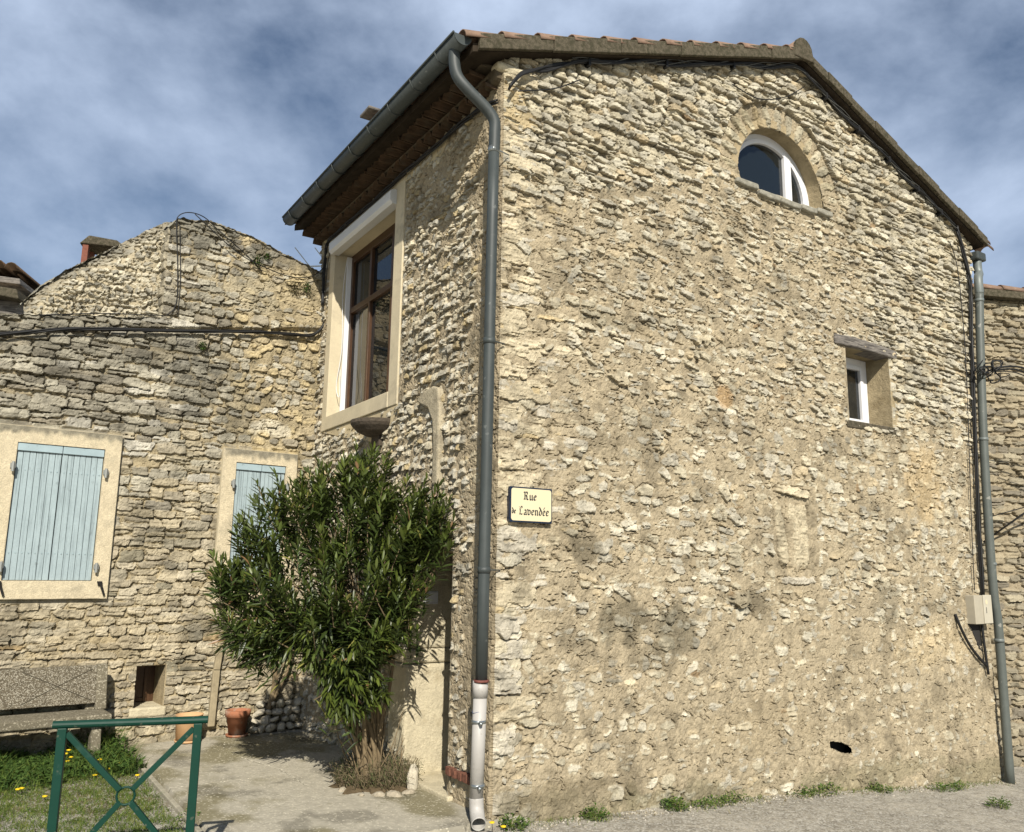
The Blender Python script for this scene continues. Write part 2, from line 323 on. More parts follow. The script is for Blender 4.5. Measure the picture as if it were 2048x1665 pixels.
# shared corner profile of the two walls
NZ=int(round((8.0-ZB)/STEP))+1
PAL_G=[(5,(.56,.50,.36)),(4,(.61,.56,.43)),(2.5,(.50,.46,.36)),(1.,(.52,.43,.28)),(.5,(.40,.36,.27)),(.03,(.33,.24,.14))]
PAL_Q=[(5,(.60,.52,.36)),(3,(.56,.51,.40)),(1,(.58,.47,.28))]
def fg(s,z):
    tz=float(top_z(np.array(s))); near_top=tz-z
    if near_top<1.35 or (s>4.9 and z>3.9):
        return dict(w=(.09,.26),h=(.055,.11),rot=.10,gap=.99,hgt=(.010,.046),pal=PAL_G,miss=.02,split=.15,edge=.16,slope=-.03,p=(2.6,6))
    if z<1.35:
        return dict(w=(.07,.28),h=(.055,.15),rot=.22,gap=.92,hgt=(.000,.024),pal=PAL_G,miss=.08,split=.3,small=.22,p=(2.1,5),edge=.25)
    if z<3.5 and s>.62:
        return dict(w=(.07,.27),h=(.05,.135),rot=.17,gap=.96,hgt=(.000,.028),pal=PAL_G,miss=.04,split=.3,small=.2,p=(2.1,5.5),edge=.16)
    if s<.62: return dict(w=(.2,.45),h=(.13,.24),rot=.04,gap=.93,hgt=(.004,.014),pal=PAL_Q,miss=.05,p=(4,7),split=.1)
    return dict(w=(.06,.24),h=(.04,.10),rot=.15,gap=1.,hgt=(.0,.036),pal=PAL_G,miss=.04,split=.25,small=.18,p=(2.,5.),edge=.18)
w=Stone(0,7.75,ZB,ZB+(NZ-1)*STEP,STEP)
w.fac=.72
courses(w,fg,-.1,7.8,ZB-.05,7.95)
for _ in range(2600):       # odd chips and small stones pushed in out of course
    cs,cz=random.uniform(.1,7.4),random.uniform(-.7,7.8); a_=random.choice((.02,.03,.04,.055,.09)); w.stone(cs,cz,a_*random.uniform(.8,1.3),a_*random.uniform(.35,.8),random.gauss(0,.45),random.uniform(.0,.034 if cz>1.3 else .018),random.uniform(-1,1),random.uniform(-1,1),pick(PAL_G),random.uniform(2,5),.2)
# corner blocks, laid long and short in turn
z=.02; i=0
while z<6.2:
    h=random.uniform(.15,.27); l=random.uniform(.34,.52) if i%2 else random.uniform(.2,.3)
    if random.random()<.82:
        w.D[:, :]=w.D; w.stone(l/2-.02,z+h/2,l/2*1.02,h/2*.95,random.gauss(0,.015),random.uniform(.014,.034),0,random.uniform(-.4,.4),pick(PAL_Q),random.uniform(5,8),.12)
    z+=h; i+=1
def clear(w,m,h=-.08): w.D[m]=9.; w.Hs[m]=h
rr_=np.hypot(w.S-3.69,w.Z-6.14); clear(w,(rr_<1.0)&(w.Z>6.1))
# voussoirs over the arched window
for k in range(15):
    a=math.pi*(k+.5)/15; r=.71+.15
    w.stone(3.69-math.cos(a)*r*1.0,6.12+math.sin(a)*r*.98,.055,.15,(math.pi/2-a),random.uniform(.006,.018),0,0,pick(PAL_G)*np.array([.88,.86,.80]),3,.3)
# long slabs of the dressed block and the ledges in the middle of the wall
clear(w,(w.S>3.28)&(w.S<3.98)&(w.Z>1.70)&(w.Z<2.78))
for (a,z,aa,bb,h) in ((3.62,2.72,.27,.045,.035),(3.40,2.28,.07,.33,.022),(3.67,2.27,.17,.36,.016),(3.64,1.80,.28,.04,.028),(3.72,2.62,.2,.045,-.03),(.30,3.02,.2,.06,.016),(.75,2.95,.19,.05,.02),(1.35,.95,.07,.16,.014),(2.75,1.62,.16,.08,.060),(2.35,4.15,.12,.06,.045),(1.25,3.62,.15,.08,.05),(3.3,2.98,.09,.09,.02)):
    w.stone(a,z,aa,bb,random.gauss(0,.05),h,0,0,pick(PAL_Q),5,.2)
k=STEP/.01
NTOP=sst(1.35-(top_z(w.S)-w.Z)+.25*fbm(w.nz,w.nx,60,3),0,.4)
NR=sst(w.S-4.7+.5*fbm(w.nz,w.nx,80,3),0,.8)*sst(w.Z,3.3,4.1)
NTOP=np.maximum(NTOP,NR)
LOW=sst(1.5-w.Z+.4*fbm(w.nz,w.nx,60,3),0,.5)
ML=.0095-.0255*NTOP+.003*LOW+.012*fbm(w.nz,w.nx,50,4)
ML=ML-.007*sst(.62-w.S,0,.2)
w.mrough=.010+.002*NTOP
ML=ML+.010*np.exp(-((w.S-6.5)/.6)**2-((w.Z-4.2)/.9)**2)      # patched render near the right edge
MCOL=np.array([.40,.335,.225])
w.finish(ML,.011,MCOL)
gm=fbm(w.nz,w.nx,26,5); Cg0=w.C*(1-.30*sst(gm,.05,.5))[...,None]*(1-.22*sst(fbm(w.nz,w.nx,7,4),.05,.4))[...,None]
Cg=stains(w,Cg0,[(1.3,1.45,.36,.26,.62,(.12,.105,.07)),(1.95,1.35,.36,.26,.6,(.11,.10,.07)),(1.6,1.15,.3,.14,.4,(.14,.12,.08)),(2.9,1.6,.35,.14,.5,(.14,.12,.08)),(.9,2.1,.22,.2,.6,(.14,.12,.08)),
    (1.1,4.15,.3,.12,.4,(.2,.18,.12)),(5.1,1.55,.3,.35,.45,(.19,.17,.12)),(3.2,2.2,.2,.4,.3,(.2,.17,.12)),(.6,.12,.8,.10,.5,(.22,.18,.11)),(6.0,3.0,.5,.6,.35,(.66,.48,.24)),
    (4.1,4.7,.4,.1,.3,(.2,.18,.14)),(2.1,5.0,.5,.1,.25,(.25,.22,.16)),(2.65,3.6,.12,.14,.5,(.50,.30,.12)),(5.9,1.1,.9,.3,.3,(.66,.52,.30)),(3.0,.45,.9,.3,.25,(.34,.27,.16)),(.5,.0,1.2,.16,.5,(.22,.19,.12)),(2.,-.08,1.2,.14,.5,(.22,.20,.12)),(4.5,-.2,1.6,.16,.45,(.22,.20,.12)),(6.6,-.4,1.2,.18,.5,(.22,.20,.12))])
Hg=w.H
# window openings
def hole_small(S,Z): return (S>4.655)&(S<5.47)&(Z>3.585)&(Z<4.45)
def hole_arch(S,Z,m=0.): return (np.abs(S-3.69)<.70-m)&(Z>6.015+m)&((Z<6.14)|((S-3.69)**2+((Z-6.14)*1.0)**2<(.70-m)**2))
def dist_fade(w,hs,rad):       # flatten relief close to an opening
    D=np.ones_like(w.S)
    for (s0,s1,z0,z1) in hs:
        dx=np.maximum(np.maximum(s0-w.S,w.S-s1),0); dz=np.maximum(np.maximum(z0-w.Z,w.Z-z1),0)
        D=np.minimum(D,sst(np.hypot(dx,dz),0,rad))
    return D
fd=dist_fade(w,[(4.655,5.47,3.585,4.45)],.06); Hg=Hg*fd+.004*(1-fd)
# corner: a common offset for both walls
cornh=.010+.014*up(rng.uniform(-1,1,(60,2)),NZ,3)[:,1]+.010*up(rng.uniform(-1,1,(200,2)),NZ,3)[:,1]+.004*rng.uniform(-1,1,NZ)
def corner_blend(H,S):
    e=np.exp(-(S/.014)**2); return H*(1-e)+cornh[:,None]*e, np.exp(-(S/.018))
Hg,eg=corner_blend(Hg,w.S)
scl=(edge_s(w.Z)/7.25); Sg=w.S+(edge_s(w.Z)-7.25)*sst(w.S,5.65,7.25)
P=G.o+Sg[...,None]*G.d+Hg[...,None]*G.n+(cornh[:,None]*eg)[...,None]*LF.n; P[...,2]=w.Z-.30*np.maximum(Hg,0)*(1-eg)
Sc=w.S[:-1,:-1]+STEP/2; Zc=w.Z[:-1,:-1]+STEP/2
keep=(Zc<top_z(Sc)+.03)&(Sc<7.25)&~hole_small(Sc,Zc)&~hole_arch(Sc,Zc)&~((np.abs(Sc-4.17)<.17)&(np.abs(Zc-.13+(Sc-4.17)*.25)<.052-.02*np.abs(Sc-4.17)/.17))
grid_obj('gable_wall',P,Cg,keep,M_STONE,house)
# ---- eave wall
wl=Stone(0,4.55,ZB,ZB+(NZ-1)*STEP,STEP)
PAL_L=[(5,(.58,.52,.38)),(4,(.60,.56,.45)),(2,(.50,.46,.36)),(1,(.52,.42,.24)),(.4,(.36,.33,.25))]
def fl(s,z):
    if s<.34: return dict(w=(.16,.3),h=(.12,.24),rot=.05,gap=.9,hgt=(.0,.01),pal=PAL_Q,miss=.2,p=(3,6))
    return dict(w=(.05,.17),h=(.045,.10),rot=.25,gap=.95,hgt=(.002,.042),pal=PAL_L,miss=.06,small=.2,split=.25,p=(2,4.6),edge=.2)
courses(wl,fl,-.1,4.7,ZB,6.6)
MLl=.004+.008*fbm(wl.nz,wl.nx,40,4)+.012*sst(.38-wl.S,0,.15)+.012*sst(wl.Z,5.3,5.9)+.012*sst(1.9-wl.Z,0,.8)*sst(.75-wl.S,0,.1)+.01*np.exp(-((wl.S-1.25)/.45)**2-((wl.Z-2.6)/.6)**2)
wl.finish(MLl,.012,np.array([.38,.315,.21]))
Cl0=wl.C*(1-.30*sst(fbm(wl.nz,wl.nx,22,5),.05,.5))[...,None]
Cl=stains(wl,Cl0,[(.7,3.9,.3,.15,.35,(.2,.17,.12)),(2.5,2.8,.6,.3,.25,(.25,.2,.14)),(.6,5.6,.4,.3,.25,(.5,.38,.2))])
Hl=wl.H
holeL=[(2.2,4.02,3.68,5.90),(.72,1.50,-.2,2.02)]
fd=dist_fade(wl,[(1.96,4.2,3.53,6.2),(.72,1.5,-1,2.02)],.05); Hl=Hl*fd+.004*(1-fd)
Hl,el=corner_blend(Hl,wl.S)
P=LF.o+wl.S[...,None]*LF.d+Hl[...,None]*LF.n+(cornh[:,None]*el)[...,None]*G.n; P[...,2]=wl.Z-.30*np.maximum(Hl,0)*(1-el)
Sc=wl.S[:-1,:-1]+STEP/2; Zc=wl.Z[:-1,:-1]+STEP/2
keep=(Zc<6.42)
for (a,b_,c,d) in holeL: keep&=~((Sc>a)&(Sc<b_)&(Zc>c)&(Zc<d))
grid_obj('eave_wall',P,Cl,keep,M_STONE,house)
# rear and far walls, plain masonry, that close the volume
def eg(z): return float(edge_s(z))
mb=MB()
mb.prism(G,[(4.35,ZB),(eg(0),ZB),(eg(6.3)-.02,6.3),(3.98,7.74),(.02,6.3),(.02,ZB)][1:] ,-4.5,-4.45)
mb.box(Frame(G.p(7.15,0),-G.n,G.d),.02,4.48,ZB,6.3,-.1,.0)
mb.box(LF,4.40,4.5,ZB,6.3,-.3,-.02)
mb.build('rear_wall',M_PLASTER,house)
# ---- roof: two tiled slopes, verge of concrete, ridge
def roofz(s): return 6.37+(s+.47)*.35 if s<3.98 else 7.93-(s-3.98)*.395   # tile line on the verge
def slope_sheet(name,s0,s1):
    nx=int(abs(s1-s0)/.05)+1; ny=120
    S=np.linspace(s0,s1,nx)[None,:]+np.zeros((ny,1)); O=np.linspace(.10,-4.6,ny)[:,None]+np.zeros((1,nx))
    Z=np.vectorize(roofz)(S)-.07+.035*np.abs(np.sin(O*math.pi/.22))
    P=G.o+S[...,None]*G.d+O[...,None]*G.n; P[...,2]=Z
    m_=MB(); return P
for (s0,s1) in ((-.52,3.979),(3.98,7.80)):
    P=slope_sheet('r',s0,s1); Cc=np.ones(P.shape)
    grid_obj('roof',P,Cc,np.ones((P.shape[0]-1,P.shape[1]-1),bool),M_TERRA,house,smooth=True)
def slab(mb,s0,s1,t0,t1,o0,o1):
    a,b_=roofz(s0),roofz(s1-1e-6) if s1<=3.98 else roofz(s1)
    mb.hexa([G.p(s0,a+t0,o0),G.p(s1,b_+t0,o0),G.p(s1,b_+t0,o1),G.p(s0,a+t0,o1),G.p(s0,a+t1,o0),G.p(s1,b_+t1,o0),G.p(s1,b_+t1,o1),G.p(s0,a+t1,o1)])
mb=MB(); slab(mb,-.40,3.98,-.17,-.09,.122,-4.55); slab(mb,3.9801,7.7,-.14,-.06,.115,-4.55); mb.build('roof_deck',M_DECK,house)
# verge boards
vb=[-.36,.42,1.22,2.02,2.80,3.42,3.97]
for i in range(len(vb)-1):
    mb=MB(); slab(mb,vb[i]+.004,vb[i+1]-.004,-.165-.006*(i%2),-.018,.125+.004*(i%2),.17+.004*(i%2)); mb.build('verge_board',M_CONC,house,bevel=.008)
x=3.99; i=0
while x<7.55:
    mb=MB(); slab(mb,x+.004,min(x+.44,7.74)-.004,-.115+.006*(i%2),.0+.012*(i%2),.118,.165+.006*(i%2)); mb.build('verge_board',M_CONC,house,bevel=.008); x+=.44; i+=1
def canal_tile(mb,P0,P1,r0,r1,upn,side,th=.012,seg=8,a0=0,a1=math.pi):
    P0=np.array(P0);P1=np.array(P1); up_=np.array(upn,float); sd=np.array(side,float); vs=[]
    for (Pp,r) in ((P0,r0),(P1,r1)):
        for rr in (r,r-th):
            for k in range(seg+1):
                a=a0+(a1-a0)*k/seg; vs.append(Pp+sd*math.cos(a)*rr+up_*math.sin(a)*rr)
    n=seg+1; fs=[]
    for k in range(seg):
        fs+=[(k,k+1,2*n+k+1,2*n+k),(n+k,3*n+k,3*n+k+1,n+k+1),(k,n+k,n+k+1,k+1),(2*n+k,2*n+k+1,3*n+k+1,3*n+k)]
    fs+=[(0,2*n,3*n,n),(seg,n+seg,3*n+seg,2*n+seg)]
    mb.add(vs,fs)
# cover tiles along both verges
s=-.50
while s<3.85:
    mb=MB(); e=min(s+.44,3.96); canal_tile(mb,G.p(s,roofz(s)-.055,.075),G.p(e,roofz(e)-.075,.075),.105,.088,(0,0,1),G.n); mb.build('verge_tile',M_TERRA,house,smooth=True); s+=.385
s=7.80
while s>4.1:
    mb=MB(); e=max(s-.44,4.0); canal_tile(mb,G.p(s,roofz(s)-.06,.06),G.p(e,roofz(e)-.075,.06),.105,.088,(0,0,1),G.n); mb.build('verge_tile',M_TERRA,house,smooth=True); s-=.385
# ridge
mb=MB(); canal_tile(mb,G.p(3.98,7.86,.17),G.p(3.98,7.85,-4.55),.15,.15,(0,0,1),G.d,th=.02); mb.build('ridge_tile',M_TERRA,house,smooth=True)
mb=MB(); mb.prism(G,[(3.98+.15*math.cos(a),7.86+.16*math.sin(a)) for a in np.linspace(0,math.pi,9)]+[(3.80,7.74),(3.98,7.75),(4.16,7.76)],.135,.185); mb.build('ridge_end',M_CONC,house,bevel=.01)
# eave side: corbelled rows of tiles under the gutter
mb=MB()
for row,(o0,o1,z) in enumerate(((-.02,.14,6.10),(-.02,.27,6.22),(-.02,.40,6.34))):
    s=.16+(row%2)*.09
    while s<4.62:
        canal_tile(mb,LF.p(s,z+random.uniform(-.008,.008),o1+random.uniform(-.012,.012)),LF.p(s,z,o0),.082,.075,(0,0,1),LF.d,th=.014,seg=6)
        s+=.18
mb.build('corbelled_eave_tiles',M_GENOISE,house)
mb=MB()
for (o1,z) in ((.12,6.19),(.25,6.31),(.38,6.43)): mb.box(LF,.10,4.6,z-.012,z+.02,-.05,o1)
mb.box(LF,-.0,4.5,6.06,6.095,-.05,.02)
mb.build('eave_mortar_bands',M_EAVEM,house)
mb=MB(); mb.prism(LF,[(.0,6.16),(.08,6.13),(.40,6.15),(.42,6.27),(.0,6.27)],-.02,.10); mb.build('corner_corbel_stone',M_EAVEM,house,bevel=.03)
mb=MB(); mb.box(G,-.10,.26,6.22,6.31,-.10,.045); mb.build('corner_corbel_stone',M_ASHLAR,house,bevel=.035)
# gutter
gz=6.335; go=.50; gr=.085
gut=thing('gutter',LF.p(0,6.2,go),'dark grey half-round zinc gutter along the eave of the stone house','gutter')
mb=MB()
N_=10; vs=[]
for s in (-.12,4.48):
    for rr in (gr,gr-.006):
        for k in range(N_+1):
            a=math.pi*k/N_; vs.append(LF.p(s,gz-math.sin(a)*rr,go+math.cos(a)*rr))
n=N_+1; fs=[]
for k in range(N_): fs+=[(k,k+1,2*n+k+1,2*n+k),(n+k,3*n+k,3*n+k+1,n+k+1),(k,n+k,n+k+1,k+1),(2*n+k,2*n+k+1,3*n+k+1,3*n+k)]
fs+=[(0,2*n,3*n,n),(N_,n+N_,3*n+N_,2*n+N_)]
mb.add(vs,fs); mb.build('trough',M_ZINC,gut,smooth=True)
for s in (-.122,4.48):
    mb=MB(); mb.prism(Frame(LF.p(s,0,0),LF.n,LF.d),[(go+math.cos(a)*(gr+.002),gz-math.sin(a)*(gr+.002)) for a in np.linspace(0,math.pi,14)],-.002,.003); mb.build('end_cap',M_ZINC,gut)
mb=MB(); mb.tube([LF.p(-.12,gz+.006,go+gr+.004),LF.p(4.48,gz+.006,go+gr+.004)],.010,8); mb.build('rolled_rim',M_ZINC,gut,smooth=True)
for s in np.arange(.22,4.6,.5):
    mb=MB(); mb.tube([LF.p(s,gz-math.sin(a)*(gr+.006),go+math.cos(a)*(gr+.006)) for a in np.linspace(0,math.pi,12)],.0065,6); mb.build('bracket',M_ZINC,gut,smooth=True)
# loose slab that shows above the gutter
mb=MB(); mb.box(LF,1.62,1.86,6.48,6.51,.30,.62); mb.build('projecting_roof_slab',M_OLDWOOD,house,bevel=.006)
# ---- downpipe at the corner
def smoothpath(pts,n=6):
    P=[np.array(p,float) for p in pts]; o=[]
    for i in range(len(P)-1):
        p0=P[max(i-1,0)];p1=P[i];p2=P[i+1];p3=P[min(i+2,len(P)-1)]
        for k in range(n):
            t=k/n; o.append(.5*((2*p1)+(-p0+p2)*t+(2*p0-5*p1+4*p2-p3)*t*t+(-p0+3*p1-3*p2+p3)*t**3))
    o.append(P[-1]); return o
dp=thing('downpipe',LF.p(.06,0,.12),'grey drainpipe with white plastic foot running down the front corner of the house','drainpipe')
PO=.13
sx=lambda z: -.055+.05*(5.6-z)/5.6*1.0
mb=MB(); mb.tube(smoothpath([LF.p(.02,6.30,.50),LF.p(.02,6.16,.50),LF.p(.01,6.03,.47),LF.p(-.02,5.92,.38),LF.p(-.05,5.79,.22),LF.p(-.065,5.69,.14),LF.p(-.06,5.56,PO),LF.p(-.055,5.4,PO)],8),.05,20,rr=None); mb.build('swan_neck',M_ZINC,dp,smooth=True)
mb=MB(); mb.tube([LF.p(sx(z)-.0,z,PO) for z in np.linspace(5.42,1.0,8)],.047,24); mb.build('upper_pipe',M_ZINC,dp,smooth=True)
for z in (6.0,5.80): pass
for z in (5.42,3.72,1.86):
    mb=MB(); mb.tube([LF.p(sx(z),z-.025,PO),LF.p(sx(z),z+.025,PO)],.0515,24); mb.tube([LF.p(sx(z)-.03,z,PO),LF.p(sx(z)-.0,z,-.02)],.006,6); mb.build('clamp',M_CLAMP if z>5 else M_ZINC,dp,smooth=True)
mb=MB(); mb.tube([LF.p(sx(1.0),1.01,PO),LF.p(sx(1.0),1.028,PO)],.0605,24); mb.build('painted_collar',M_RED,dp,smooth=True)
mb=MB(); mb.tube([LF.p(.0,1.02,PO),LF.p(.0,.90,PO)],.0595,24); mb.tube([LF.p(.0,.90,PO),LF.p(.0,.895,PO)],.056,24)
mb.tube([LF.p(.0,.9,PO),LF.p(.01,.16,PO+.01)],.0525,24)
mb.build('plastic_pipe',M_PVC,dp,smooth=True)
# elbow, open end
pth=smoothpath([LF.p(.01,.17,PO+.01),LF.p(.0,.10,PO+.012),LF.p(-.04,.045,PO+.025),LF.p(-.10,.015,PO+.05)],6)
mb=MB(); mb.tube(pth,.055,24,cap=False); mb.build('elbow',M_PVC,dp,smooth=True)
o_=bpy.data.objects['elbow']; md=o_.modifiers.new('solid','SOLIDIFY'); md.thickness=.005
for z in (.72,.26):
    mb=MB(); mb.tube([LF.p(.005,z-.012,PO+.005),LF.p(.005,z+.012,PO+.005)],.0565,24); mb.beam(LF.p(-.05,z,PO+.03),LF.p(-.08,z-.01,PO+.03),.02,.02); mb.build('clamp',M_CLAMP,dp,smooth=True)
mb=MB(); mb.tube([LF.p(.005+.0535*math.cos(a),.79+.006*math.sin(3*a),PO+.003+.0535*math.sin(a)) for a in np.linspace(0,2*math.pi,30)],.0016,5); mb.build('blue_wire_tie',mat('blue_wire',(.03,.07,.2),.5),dp)
# ---- big window on the eave wall
win=bpy.data.objects.new('wooden_window',None); sc.collection.objects.link(win); win.parent=house; WL[win.name]=wloc(house); win['label']='tall brown wooden window in pale rendered surround'
mb=MB(); S0,S1,Z0,Z1=2.2,4.02,3.70,5.90
mb.box(LF,S0-.22,S0,3.53,6.06,-.27,.022); mb.box(LF,S1,S1+.16,3.53,6.06,-.27,.022); mb.box(LF,S0-.001,S1+.001,3.53,Z0,-.27,.03); mb.box(LF,S0-.001,S1+.001,5.971,6.06,-.27,.018); mb.box(LF,S0-.001,S1+.001,5.82,5.969,-.27,-.032)
mb.build('surround',M_SURR,win,bevel=.008)
mb=MB(); mb.prism(Frame(LF.p(2.2,0,0),LF.n,LF.d),[(-.03,5.97),(.06,5.97),(.10,5.945),(.10,5.84),(.07,5.80),(-.03,5.80)],-.02,1.84); mb.build('roller_shutter_box',M_SHBOX,win,bevel=.004)
for (a,b_) in ((3.985,4.018),(2.205,2.24)):
    mb=MB(); mb.box(LF,a,b_,3.70,5.8,-.20,-.14); mb.build('shutter_guide',M_WHITE,win,bevel=.003)
D0,D1=-.26,-.20
def bar(mb,s0,s1,z0,z1,d0=D0,d1=D1): mb.box(LF,s0,s1,z0,z1,d0,d1)
mb=MB(); bar(mb,3.94,4.015,3.70,5.85); bar(mb,2.21,2.29,3.70,5.85); bar(mb,2.29,3.94,3.70,3.765); bar(mb,2.29,3.94,5.72,5.85); bar(mb,2.291,3.939,5.04,5.11,D0-.002,D1+.01); 
mb.build('frame',M_WOOD,win,bevel=.006)
for s in (3.36,2.72):
    mb=MB(); bar(mb,s-.027,s+.027,3.765,5.04,D0,D1+.005); bar(mb,s-.027,s+.027,5.11,5.72,D0,D1+.005); mb.build('mullion',M_WOOD,win,bevel=.006)
for (a,b_) in ((2.29,2.693),(2.747,3.333),(3.387,3.94)):
    for (c,d) in ((3.765,5.04),(5.11,5.72)):
        mb=MB(); mb.box(LF,a,b_,c,d,-.245,-.237); mb.build('pane',M_GLASS,win)
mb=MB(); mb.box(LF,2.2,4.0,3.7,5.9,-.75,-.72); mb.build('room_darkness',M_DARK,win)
mb=MB()
for k in range(14): mb.box(LF,3.36+k*.035,3.385+k*.035,3.76,5.5,-.36+.014*math.sin(k*1.9),-.35+.014*math.sin(k*1.9))
mb.build('curtain',M_CURT,win)
mb=MB(); mb.tube(smoothpath([LF.p(3.96,5.75,-.12),LF.p(3.99,5.3,-.10),LF.p(3.955,4.6,-.11),LF.p(4.0,4.1,-.08),LF.p(3.90,3.95,-.09),LF.p(3.95,4.3,-.1)],8),.004,5); mb.build('hanging_cord',M_WHITE,win)
# plaster band above window
mb=MB(); mb.prism(LF,[(1.25,5.86),(1.5,5.98),(4.3,5.99),(4.3,6.08),(1.0,6.08)],-.01,.016); mb.build('cracked_render_band',M_PLASTER,house,bevel=.006)
# stone basin under the window
mb=MB(); R=.26; cen=LF.p(2.55,0,0.0); vs=[];fs=[]
prof=[(0.,3.20),(.13,3.215),(.20,3.26),(.245,3.32),(.262,3.36),(.262,3.405),(.235,3.41),(.2,3.375),(0,3.35)]
seg=16
for (r,zz) in prof:
    for k in range(seg+1):
        a=math.pi*k/seg; vs.append(LF.p(2.42+math.cos(a)*r*1.1,3.41+(zz-3.41)*.8,math.sin(a)*r*1.2-.0))
for i in range(len(prof)-1):
    for k in range(seg): fs.append((i*(seg+1)+k,(i+1)*(seg+1)+k,(i+1)*(seg+1)+k+1,i*(seg+1)+k+1))
mb.add(vs,fs); mb.box(LF,2.32,2.52,3.14,3.26,-.03,.05)
mb.build('carved_stone_basin',mat('dark_carved_stone',(.085,.068,.05),.95,noise=[(30,.3),(90,.2)],bump=(60,.8,.01)),house,smooth=False)
mb=MB(); mb.prism(LF,[(1.93,3.53),(4.15,3.52),(3.4,3.36),(2.5,3.2),(2.1,3.35)],-.01,.012); mb.build('render_patch',M_PLASTER,house,bevel=.005)
# arch fragment of a blocked niche
mb=MB(); pts=[(1.45,3.47),(1.32,3.54),(1.12,3.56),(1.0,3.52),(.96,3.3),(.96,2.62),(1.07,2.62),(1.07,3.02),(1.10,3.22),(1.20,3.36),(1.36,3.42)]
mb.prism(LF,pts,-.03,.06)
mb.prism(LF,[(.955,2.615),(1.075,2.615),(1.07,2.2),(.96,2.2)],-.03,.05)
mb.build('carved_arch_fragment',mat('worn_carved_stone',(.46,.40,.28),.95,noise=[(12,.2),(60,.15)],bump=(35,.9,.02),spec=.05,dirt=(8,.5,.7,(.28,.24,.17))),house,bevel=.02)
# ---- doorway
door=bpy.data.objects.new('doorway',None); sc.collection.objects.link(door); door.parent=house; WL[door.name]=wloc(house); door['label']='dark recessed doorway with dressed stone jambs behind the oleander'
mb=MB(); mb.box(LF,1.50,1.82,1.0,1.13,-.6,.035); mb.build('jamb_stone',M_ASHLAR,door,bevel=.02)
mb=MB(); mb.box(LF,1.505,1.80,1.134,2.06,-.6,.02); mb.build('jamb_stone',M_ASHLAR,door,bevel=.024)
mb=MB(); mb.box(LF,1.495,1.86,-.02,.996,-.6,.045); mb.build('jamb_stone',M_ASHLAR,door,bevel=.034)
mb=MB(); mb.box(LF,.60,.72,-.02,2.04,-.6,-.012); mb.box(LF,.601,1.86,2.02,2.2,-.6,-.014); mb.build('lintel',M_PLASTER,door,bevel=.008)
mb=MB(); mb.box(LF,.725,1.5,.04,2.02,-.56,-.52)
for z in (.15,1.05): mb.box(LF,.82,1.40,z,z+.8,-.52,-.505)
mb.build('door_leaf',M_DARKWOOD,door,bevel=.006)
mb=MB(); mb.box(LF,.62,1.6,-.06,.035,-.56,.05); mb.build('threshold',M_ASHLAR,door,bevel=.012)
mb=MB(); mb.box(Frame(LF.p(1.505,0,0),LF.n,-LF.d),-.27,-.12,1.54,1.66,0,.012); mb.build('number_plate',M_WHITE,door,bevel=.004)
mb=MB(); mb.box(Frame(LF.p(1.505,0,0),LF.n,-LF.d),-.262,-.128,1.548,1.550,.012,.0135); mb.build('plate_border',M_INK,door); mb=MB(); mb.box(Frame(LF.p(1.505,0,0),LF.n,-LF.d),-.262,-.128,1.650,1.652,.012,.0135); mb.build('plate_border',M_INK,door)
# ---- small window on the gable
sw=bpy.data.objects.new('small_window',None); sc.collection.objects.link(sw); sw.parent=house; WL[sw.name]=wloc(house); sw['label']='small deep-set square window under a weathered timber lintel'
mb=MB(); mb.box(G,4.56,4.65,3.55,4.46,-.5,-.008); mb.box(G,5.475,5.60,3.50,4.46,-.5,.006); mb.box(G,4.64,5.48,4.45,4.56,-.5,-.02); mb.build('reveal',M_REVEAL,sw,bevel=.006)
mb=MB(); mb.box(G,4.60,5.52,3.50,3.585,-.5,.018); mb.build('sill',M_CONC,sw,bevel=.012)
mb=MB(); P_=[(4.44,4.445),(4.44,4.56),(4.8,4.575),(5.2,4.56),(5.6,4.53),(5.61,4.43),(5.3,4.44),(4.9,4.455)]; mb.prism(G,P_,-.18,.04); mb.build('timber_lintel',M_OLDWOOD,sw,bevel=.014)
mb=MB()
for (a,b_,c,d) in ((4.65,4.73,3.585,4.45),(5.38,5.475,3.585,4.45),(4.73,5.38,3.585,3.66),(4.73,5.38,4.36,4.45)): mb.box(G,a,b_,c,d,-.36,-.30)
mb.build('frame',M_WHITE,sw,bevel=.006)
mb=MB()
for (a,b_,c,d) in ((5.33,5.385,3.66,4.36),(4.725,4.78,3.66,4.36),(4.78,5.33,3.655,3.70),(4.78,5.33,4.31,4.365)): mb.box(G,a,b_,c,d,-.35,-.285)
mb.build('sash',M_WHITE,sw,bevel=.006)
mb=MB(); mb.box(G,4.78,5.33,3.70,4.31,-.33,-.322); mb.build('pane',M_GLASS,sw)
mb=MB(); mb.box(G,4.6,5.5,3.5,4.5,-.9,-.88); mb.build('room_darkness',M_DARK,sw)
mb=MB(); mb.box(G,4.79,5.10,3.7,4.05,-.46,-.45); mb.build('blind',M_CURT,sw)
